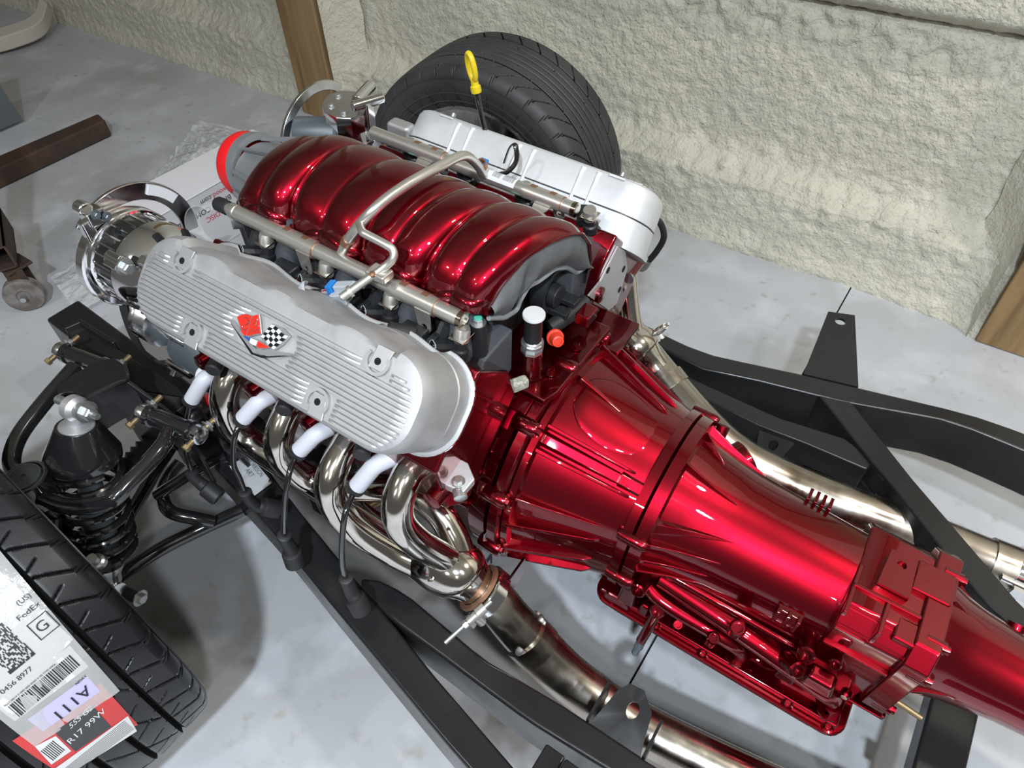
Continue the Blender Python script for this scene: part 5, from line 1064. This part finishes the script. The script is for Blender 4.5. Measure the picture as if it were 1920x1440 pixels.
# alloy bracket at rear of near head
g = G(); prism(g, [E((.130, -.262, .198)), E((.150, -.238, .205)), E((.232, -.235, .205)), E((.252, -.248, .200)), E((.250, -.270, .196)), E((.225, -.272, .192))], EZ * .012); hb = thing('head_bracket', 'small bare alloy bracket bolted under the rear end of the near cover', 'bracket', E((.2, -.25, .2))); part('bracket_plate', g, 'castface', hb, bevel=.002)
g = G(); lathe(g, [(.009, 0), (.009, .012), (.006, .014), (0, .014)], E((.240, -.266, .200)), Ed((.6, -.6, -.1)), 22); bolt(g, E((.236, -.262, .21)), EZ, .006, .006); part('bracket_boss', g, 'zinc', hb)
def exhaust(side, P, lab, clampP, jointP):
    t = thing('exhaust_pipe', lab, 'exhaust pipe', E(P[3]))
    g = G(); tube(g, [E(p) for p in P], [.030, .032, .034] + [.0375] * (len(P) - 3), 32, res=7); part('pipe', g, 'heat', t, ang=60)
    a, b = A(E(clampP[0])), A(E(clampP[1])); d_ = unit(b - a); mid = (a + b) / 2
    X_ = unit(Ed((0, side, .25)) - d_ * (Ed((0, side, .25)) @ d_)); Y_ = np.cross(d_, X_)
    g = G(); ring(g, .0395, .030, -.011, .011, mid, d_, 44); ring(g, .0425, .039, -.0085, .0085, mid, d_, 44, x=X_, a0=12, a1=348); cl = part('band_clamp', g, 'chrome', t)
    g = G(); ring(g, .0385, .031, -.0175, -.0125, mid, d_, 44); part('copper_gasket', g, 'copper', t)
    g = G(); box(g, mid + X_ * .046 + Y_ * .010, (.012, .006, .018), X_, Y_, d_); box(g, mid + X_ * .046 - Y_ * .010, (.012, .006, .018), X_, Y_, d_)
    for k in (-1, 1): lathe(g, [(.005, -.010), (.005, .010)], mid + X_ * .046 + Y_ * .012 * k, d_, 12)
    part('clamp_trunnion', g, 'zinc', cl, bevel=.001)
    q = mid + X_ * .046; dr = unit(X_ * .55 + (-Y_ if side < 0 else Y_) * .25 + Ed((-.55, 0, -.1)) * 1) if 0 else unit(Y_ * (1 if side > 0 else -1))
    return t, mid, X_, Y_, d_, cl
PN = [(.272, -.2785, -.012), (.300, -.274, -.034), (.335, -.2715, -.078), (.380, -.269, -.122), (.43, -.2685, -.155), (.49, -.2665, -.177), (.5573, -.2615, -.188), (.6644, -.2481, -.19), (.7947, -.2285, -.19), (1.0, -.20, -.19)]
tn, mid, X_, Y_, d_, cl = exhaust(-1, PN, 'near heat-tinted exhaust pipe sweeping down past the gearbox pan', ((.272, -.2785, -.012), (.300, -.274, -.034)), None)
def to(p): return A(E(p))
g = G(); b0_, b1_ = mid + A([0, 0, 0]), None
s0 = to((.300, -.318, .004)); s1 = to((.248, -.352, -.02))
# long clamp bolt, reaching out towards the chassis rail
S0, S1 = to((.3085, -.296, .014)), to((.283, -.372, -.010))
g = G(); tube(g, [S0, S1], .0032, 10, smooth=False); part('clamp_stud', g, 'zinc', cl)
g = G(); dd = unit(S1 - S0); lathe(g, [(.0075, 0), (.0075, .014), (.006, .016), (.006, .030)], S0 + dd * .012, dd, 14); lathe(g, [(.006, .030), (.006, .036), (0, .036)], S0 + dd * .014, dd, 6); part('clamp_nut', g, 'satin', cl)
for nm_, p in (('a', (.345, -.300, -.066)), ('b', (.340, -.245, -.052)), ('c', (.352, -.222, -.085))):
    g = G(); q = to(p); c_ = to((.350, -.2708, -.092)); n_ = unit(q - c_); n_ = n_ - unit(to((.38, -.269, -.122)) - to((.32, -.272, -.06))) * (n_ @ unit(to((.38, -.269, -.122)) - to((.32, -.272, -.06)))); lathe(g, [(.007, -.003), (.006, .0015), (.003, .003), (0, .0032)], c_ + unit(n_) * .0362, n_, 16); part('plug_weld', g, 'zinc', tn)
g = G(); a_, b__ = to((.352, -.2706, -.094)), to((.375, -.269, -.117)); tube(g, [a_, b__], .0392, 34, smooth=False); part('pipe_sleeve', g, 'heat', tn)
g = G(); ebox(g, (.308, -.232, -.02), (.004, .05, .05)); part('hanger_tab', g, 'candy_cast', tn, bevel=.002)
PF = [(0.1968, 0.315, 0.02), (0.2492, 0.3011, -0.012), (0.3241, 0.2733, -0.04), (0.4362, 0.23, -0.07), (0.5175, 0.2207, -0.09), (0.5977, 0.2282, -0.1), (0.7095, 0.2363, -0.1), (0.842, 0.2625, -0.11), (0.9293, 0.2788, -0.12), (1.0498, 0.2899, -0.12)]
tf, mid, X_, Y_, d_, cl2 = exhaust(1, PF, 'far stainless exhaust pipe running beneath the diagonal frame brace', ((.235, .306, -.002), (.262, .296, -.020)), None)
S0, S1 = to((.262, .336, .002)), to((.286, .326, .049))
g = G(); tube(g, [S0, S1], .0032, 10, smooth=False); part('clamp_stud', g, 'zinc', cl2)
g = G(); dd = unit(S1 - S0); lathe(g, [(.0075, 0), (.0075, .014), (.006, .016), (.006, .030)], S0 + dd * .012, dd, 14); part('clamp_nut', g, 'satin', cl2)
g = G(); tube(g, [to((.318, .2755, -.038)), to((.342, .2665, -.046))], .0375, 34, smooth=False); part('pipe_sleeve', g, 'heat', tf); g = G(); tube(g, [to(PF[-2]), to(A(PF[-2]) * .45 + A(PF[-1]) * .55)], .041, 34, smooth=False); part('pipe_sleeve', g, 'heat', tf)
g = G(); ring(g, .044, .040, -.010, .010, to(A(PF[-2]) * .6 + A(PF[-1]) * .4), EX, 36); part('rear_clamp', g, 'chrome', tf)
g = G(); q_ = A(PF[-2]) * .6 + A(PF[-1]) * .4; tube(g, [to(q_ + A([-.03, -.042, .02])), to(q_ + A([.05, -.040, .02]))], .006, 12, smooth=False); box(g, to(q_ + A([.02, -.045, .012])), (.06, .02, .02), EX, EY, EZ); part('clamp_bolt', g, 'chrome', tf)

# ================================================================== spark plug boots, loose leads
names = ['foremost', 'second from the front', 'third from the front', 'rearmost']
BB = [[(-.2268, -.262, .1419), (-.2188, -.285, .1553), (-.2295, -.30, .1381), (-.2513, -.315, .0978)],
      [(-.0872, -.262, .1745), (-.0898, -.285, .1832), (-.1014, -.30, .1724), (-.1216, -.315, .1397)],
      [(.0280, -.262, .1807), (.0227, -.285, .1892), (.0117, -.30, .1795), (-.0066, -.315, .1480)],
      [(.1478, -.262, .2055), (.1285, -.285, .2004), (.1195, -.30, .1894), (.1010, -.315, .1487)]]
LD = [[(-.8601, .3202, .51), (-.8621, .296, .47), (-.8614, .2758, .43), (-.8549, .2683, .41), (-.8494, .2616, .385), (-.8422, .2637, .37), (-.8187, .266, .355)],
      [(-.7283, .323, .545), (-.725, .3012, .53), (-.7308, .2842, .48), (-.7257, .2804, .45), (-.7244, .2765, .41), (-.7266, .2831, .375), (-.7131, .3019, .352)],
      [(-.6124, .3252, .548), (-.5987, .296, .545), (-.5963, .2736, .51), (-.6028, .2637, .47), (-.617, .2559, .41), (-.6196, .2593, .380), (-.6167, .2553, .350)],
      [(-.505, .3274, .543), (-.4917, .293, .54), (-.4907, .2744, .50), (-.4936, .263, .45), (-.4956, .2595, .40), (-.4919, .2584, .375), (-.4795, .2554, .350)]]
ends = ['hanging free beside the rail', 'ending beside the name plate on the rail', 'ending on the rail halfway along', 'ending on the rail where it forks']
for i in range(4):
    t = thing('plug_lead', 'black plug lead with white boot, ' + ends[i], 'spark plug lead', LD[i][-1], 'spark plug leads')
    P = [A(E(p)) for p in BB[i]]
    m_ = (P[1] + P[2]) / 2; P = [P[0], m_ + unit(P[0] - m_) * .006, m_ + (unit(P[0] - m_) + unit(P[3] - m_)) * .0018, m_ + unit(P[3] - m_) * .006, P[3]]
    g = G(); tube(g, P, [.0118, .0124, .0126, .0124, .0124], 24, smooth=False); part('white_boot', g, 'white', t, ang=60)
    g = G(); L = [A(p) for p in LD[i]]; d0_ = unit(L[1] - L[0]); lathe(g, [(.0135, -.006), (.0135, .002), (.010, .004), (.006, .008)], P[-1], unit(P[-1] - P[-2]), 22); part('boot_collar', g, 'rubber', t)
    g = G(); tube(g, [P[-1]] + L[1:5], .0042, 14, res=6); part('lead', g, 'blackgloss', t)
    q = L[4]; dd = unit(L[4] - L[3]); g = G(); lathe(g, [(.0075, -.012), (.0105, -.010), (.0105, -.005), (.0085, -.004)], L[4], dd, 22); tube(g, [L[4] - dd * .006, L[4], L[5], L[5] * .6 + L[6] * .4], [.0085, .0092, .0102, .0110], 20, res=5); part('black_boot', g, 'rubber', t)
    g = G(); d2 = unit(L[6] - L[5]); lathe(g, [(.009, -.004), (.0150, 0), (.0155, .002), (.0155, .026), (.0130, .028), (.0130, .010), (0, .010)], L[5] * .55 + L[6] * .45, d2, 28); part('boot_end', g, 'rubber', t)
for i, u in enumerate((-.168, -.0265, .1130)):
    g = G(); lathe(g, [(.0095, 0), (.0115, .002), (.0115, .030), (.009, .032)], E((u - .015, -.275, .205 + .005 * i)), Ed((.45, -.9, .05)), 20); solo('coil_tube', g, 'rubber', 'black rubber tube end under the lower edge of the near cover, ' + ['foremost', 'middle', 'rearmost'][i], 'tube', 'tube ends')

# ================================================================== front accessories
al = thing('alternator', 'chrome alternator with a ribbed black band at the front of the near cover', 'alternator', E((-.33, -.25, .25)))
ac = A([-.318, -.256, .308]); F_ = -EX
def AL(h, v=0, w=0): return E((ac[0] - h, ac[1] + v, ac[2] + w))
g = G(); lathe(g, [(.030, -.075), (.052, -.070), (.064, -.055), (.067, -.030), (.067, -.022)], AL(0), F_, 48); part('rear_shell', g, 'chrome', al, ang=50)
g = G(); lathe(g, [(.062, -.022), (.0635, -.02), (.0635, .018), (.062, .020)], AL(0), F_, 48); part('lamination_band', g, 'blackgloss', al)
g = G()
for k in range(28):
    t_ = 2 * PI * k / 28; n_ = Ed((0, math.sin(t_), math.cos(t_))); tt = Ed((0, math.cos(t_), -math.sin(t_))); box(g, AL(0) + n_ * .0642, (.036, .0022, .003), EX, tt, n_)
part('band_fins', g, 'chrome', al, flat=True, kind='stuff')
g = G(); lathe(g, [(.067, .020), (.069, .022), (.069, .036), (.064, .046), (.052, .056), (.030, .060), (.012, .060)], AL(0), F_, 48); part('front_shell', g, 'chrome', al, ang=50)
for k in range(9):
    t_ = 2 * PI * k / 9 + .05; n_ = Ed((0, math.sin(t_), math.cos(t_))); tt = Ed((0, math.cos(t_), -math.sin(t_)))
    g = G(); o = AL(-.058) + n_ * .0600; box(g, o, (.018, .011, .010), unit(EX * .8 - n_ * .5), tt, unit(n_ * .8 + EX * .5)); part('vent_slot', g, 'dark', al, bevel=.003)
g = G(); lathe(g, [(.034, .062), (.036, .064), (.033, .068), (.036, .072), (.033, .076), (.036, .080), (.033, .084), (.036, .088), (.030, .090), (0, .090)], AL(0), F_, 44); part('pulley', g, 'billet', al)
g = G(); lathe(g, [(.012, -.09), (.012, -.06), (.008, -.06)], AL(0, -.03, .045), F_, 6); box(g, AL(-.034, -.050, .047), (.026, .022, .02), EX, Ed((0, .7, .7)), Ed((0, -.7, .7))); lathe(g, [(.010, -.050), (.010, -.018)], AL(0, -.050, .048), F_, 24); part('mounting_ear', g, 'chrome', al, bevel=.002)
g = G(); bolt(g, AL(-.058, -.055, .052), EX, .008, .010); part('ear_bolt', g, 'zinc', al)
bk = thing('accessory_bracket', 'polished curved alloy bracket arching over the chrome alternator', 'bracket', E((-.38, -.2, .3)))
g = G(); ring(g, .104, .078, .046, .052, AL(0, .02, -.016), F_, 60, x=EZ, a0=-95 if 0 else -40, a1=100); part('arch_plate', g, 'billet', bk, bevel=.0015)
g = G(); ring(g, .101, .086, .043, .046, AL(0, .02, -.016), F_, 40, x=EZ, a0=30, a1=60); part('arch_slot', g, 'card', bk)
g = G(); box(g, AL(.030, -.026, .080), (.022, .026, .022), EX, EY, EZ); lathe(g, [(.0105, -.012), (.0105, .006)], AL(.042, -.030, .090), F_, 26); box(g, AL(.030, -.040, .055), (.014, .016, .05), EX, EY, EZ); part('bracket_ear', g, 'chrome', bk, bevel=.003)
g = G()
for k in (0, 1): bolt(g, AL(.016, -.028 + k * .012, .088 - k * .010), EX, .0045, .005)
part('ear_bolt', g, 'steelgrey', bk)
g = G(); lathe(g, [(.070, .0), (.074, .002), (.074, .016), (.070, .018)], AL(.026, -.004, -.006), F_, 48); part('outer_ring', g, 'chrome', bk)
cp = thing('serpentine_pulley', 'bare grooved alloy pulley and pump below the alternator', 'pulley', E((-.34, -.24, .1)))
g = G(); lathe(g, [(.030, 0), (.040, .002)] + [(.040 if k % 2 else .0375, .004 + k * .003) for k in range(10)] + [(.041, .036), (.03, .038), (0, .038)], E((-.330, -.262, .182)), F_, 44); part('grooved_pulley', g, 'billet', cp)
g = G(); ring(g, .072, .050, .0, .010, E((-.335, -.235, .125)), F_, 56, x=EZ, a0=-30, a1=230); part('pulley_flange', g, 'billet', cp, bevel=.002)
g = G(); lathe(g, [(.046, -.004), (.050, -.09), (.040, -.11), (0, -.112)], E((-.335, -.235, .125)), F_, 36); part('pump_body', g, 'steelgrey', cp)
for a in (20, 90, 160, 250, 320):
    t_ = math.radians(a); g = G(); lathe(g, [(.007, -.05), (.007, .004), (0, .006)], E((-.335, -.235 + .05 * math.sin(t_), .125 + .05 * math.cos(t_))), F_, 16); part('pump_bolt', g, 'chrome', cp)
g = G(); lathe(g, [(.030, 0), (.034, .004), (.034, .012), (.026, .018), (0, .018)], E((-.238, -.262, .118)), Ed((.3, -.9, .3)), 32); part('black_sensor_housing', g, 'blackgloss', cp)
g = G(); lathe(g, [(.012, 0), (.0135, .002), (.0135, .016), (.010, .018), (0, .018)], E((-.232, -.280, .135)), Ed((-.1, -.6, .7)), 22); part('cream_cap', g, 'card', cp)
g = G()
Bp = [(-.395, -.268, .245), (-.405, -.280, .19), (-.41, -.286, .13), (-.41, -.283, .085), (-.41, -.272, .055), (-.41, -.250, .035), (-.41, -.20, .01), (-.41, -.10, -.03)]
L = catmull([E(p) for p in Bp], 6); loft(g, [[p + EX * .011 + EY * .0018, p + EX * .011 - EY * .0018, p - EX * .011 - EY * .0018, p - EX * .011 + EY * .0018] for p in L]); solo('drive_belt', g, 'rubber', 'flat black drive belt hanging down from the alternator pulley', 'belt')
# front cover, damper, far side pump
fc = thing('front_drive', 'polished front cover and crank damper at the nose of the engine', 'front cover', E((-.3, 0, -.1)))
g = G(); loft(g, esec([(-.11, -.09), (-.13, .06), (-.08, .20), (.08, .20), (.13, .06), (.11, -.09)], -.285, -.25)); part('timing_cover', g, 'candy_cast', fc, bevel=.006)
g = G(); lathe(g, [(.05, 0), (.095, .006), (.095, .05), (.06, .056), (.03, .05), (0, .05)], E((-.29, 0, 0)), F_, 48); part('crank_damper', g, 'blackgloss', fc)
g = G(); lathe(g, [(.07, 0), (.07, .05), (.055, .055), (.055, .10), (.03, .102), (0, .102)], E((-.285, 0, .13)), F_, 40); part('water_pump', g, 'billet', fc)
pp = thing('steering_pump', 'faceted chrome power steering pump at the front of the far cover', 'pump', E((-.33, .17, .28)))
po = E((-.330, .190, .334)); up = unit(Ed((.15, -.1, 1)))
g = G(); lathe(g, [(.038, -.05), (.041, -.046), (.041, .018), (.0395, .022), (.039, .0225), (0, .0225)], po, up, 10); part('faceted_body', g, 'chrome', pp, ang=20)
g = G(); lathe(g, [(.026, -.11), (.030, -.10), (.030, -.05)], po, up, 28)
for k in range(8): a = 2 * PI * k / 8; X2, Y2, _ = basis(up); lathe(g, [(.0035, -.09), (.0035, -.045)], po + X2 * .033 * math.cos(a) + Y2 * .033 * math.sin(a), up, 10)
part('lower_body', g, 'chrome', pp)
X2, Y2, _ = basis(up)
for k in range(5):
    a = 2 * PI * k / 5 + .3; g = G(); bolt(g, po + X2 * .025 * math.cos(a) + Y2 * .025 * math.sin(a) + up * .0225, up, .0042, .004); part('cap_screw', g, 'zinc', pp)
g = G(); box(g, po + EX * .040 + EY * .01 + up * .0, (.022, .020, .075), EX, EY, up); lathe(g, [(.0095, -.03), (.0095, .03)], po + EX * .042 + up * .035 + EY * .012, unit(EY + EX * .4), 20); lathe(g, [(.010, -.035), (.010, .028)], po + EX * .02 + up * .040 + EY * .03, unit(EY - EX * .3), 20); part('pump_bracket', g, 'chrome', pp, bevel=.003)
g = G(); lathe(g, [(.012, -.01), (.014, 0), (.014, .012), (.010, .016), (.010, .03)], po + EX * .035 - up * .055 - EY * .02, unit(EX * .6 - EY * .6), 8); lathe(g, [(.011, -.012), (.0135, 0), (.0135, .012)], po + EX * .055 - up * .050, unit(EX + up * .3), 8); part('hose_fitting', g, 'chrome', pp)
g = G(); box(g, po + EX * .085 + EY * .045 - up * .025, (.05, .028, .035), EX, EY, up); part('pump_mount', g, 'castface', pp, bevel=.008, seg=3)
g = G(); lathe(g, [(.028, 0), (.030, .004), (.030, .075), (.026, .08)], E((-.405, .135, .300)), Ed((.75, .40, .05)), 34); part('grey_reservoir', g, 'steelgrey', pp)
g = G(); ring(g, .105, .088, 0, .007, E((-.405, .195, .262)), F_, 60, x=EZ, a0=-70, a1=40); part('arch_plate', g, 'billet', pp, bevel=.0015)
g = G(); loft(g, [[E(p) for p in ((u, v0 - .03, w - .01), (u, v0 + .03, w - .01), (u, v0 + .026, w + .012), (u, v0 - .026, w + .016))] for u, v0, w in ((-.45, .070, .270), (-.42, .085, .268), (-.37, .105, .285), (-.33, .115, .290))]); solo('ribbed_duct', g, 'greyconn', 'grey ribbed moulding beyond the red dust cap', 'moulding', bevel=.003)
g = G(); tube(g, [E((-.245, -.205, .27)), E((-.225, -.208, .268)), E((-.38, -.20, .275))][1:], .0075, 18, smooth=False); solo('coolant_crossover', g, 'satin', 'straight silver tube running forward from the intake flange', 'tube')
g = G(); ring(g, .030, .020, -.006, .006, E((-.262, -.105, .30)), Ed((-.4, -.85, .2)), 36); solo('rubber_ring', g, 'rubber', 'black rubber ring below the near rail cap', 'seal')
g = G(); ring(g, .032, .0305, 0, .030, E((-.310, -.135, .305)), Ed((.15, -.9, .35)), 36, a0=-30, a1=250); solo('clear_cap', g, mat('clear_plastic', (.80, .82, .84), .08, 0, alpha=.22, spec=.9), 'clear plastic cup standing in front of the near rail cap', 'cap')
g = G(); lathe(g, [(.010, 0), (.011, .002), (.011, .010), (.006, .012)], E((-.222, -.232, .322)), Ed((.3, -.5, .8)), 16); rd = solo('red_terminal', g, 'redtag', 'small red terminal cap at the front top corner of the near cover', 'cap')
# mount, red tag and loose parts between rail and engine front
em_ = thing('engine_mount', 'round black rubber engine mount between the first header tube and the rail', 'engine mount', (-.85, .40, .31))
g = G(); ring(g, .036, .024, -.02, .02, (-.855, .372, .375), unit((.3, -.75, .6)), 36); lathe(g, [(.010, -.024), (.010, .026), (0, .026)], (-.855, .372, .375), unit((.3, -.75, .6)), 18); part('mount_ring', g, 'rubber', em_)
g = G(); box(g, (-.84, .42, .345), (.11, .10, .012)); box(g, (-.80, .46, .36), (.09, .05, .05)); part('mount_foot', g, 'castface', em_, bevel=.003)
g = G(); box(g, (-.80, .44, .30), (.22, .05, .02)); box(g, (-.90, .41, .33), (.05, .08, .05)); solo('mount_bracket', g, 'frame', 'black engine mount bracket on the inner face of the near rail', 'bracket', bevel=.004)
rt = thing('red_tag_part', 'small white fitting with a crumpled red tag beside the shock tower', 'fitting', (-.93, .39, .33))
g = G(); tube(g, [(-.955, .385, .40), (-.925, .378, .415), (-.905, .375, .408)], [.010, .013, .009], 9, res=3); part('red_tag', g, 'redtag', rt, ang=20)
g = G(); box(g, (-.97, .41, .39), (.06, .05, .02)); box(g, (-.90, .42, .375), (.07, .04, .03)); part('white_body', g, 'castface', rt, bevel=.004)
g = G(); tube(g, [(-1.0, .395, .405), (-.985, .388, .42), (-.955, .384, .41)], .004, 8); part('grey_lever', g, 'greyconn', rt)
g = G(); tube(g, [(-.62, .37, .315), (-.59, .42, .33), (-.57, .45, .34)], .008, 12); solo('brass_plug', g, 'brassbolt', 'small brass-coloured tube beside the rail under the header', 'tube')
g = G(); box(g, (-.66, .395, .31), (.09, .07, .06)); box(g, (-.60, .385, .27), (.06, .05, .04)); solo('rail_box', g, 'blackgloss', 'black bracket box inside the near rail under the header tubes', 'bracket', bevel=.004)
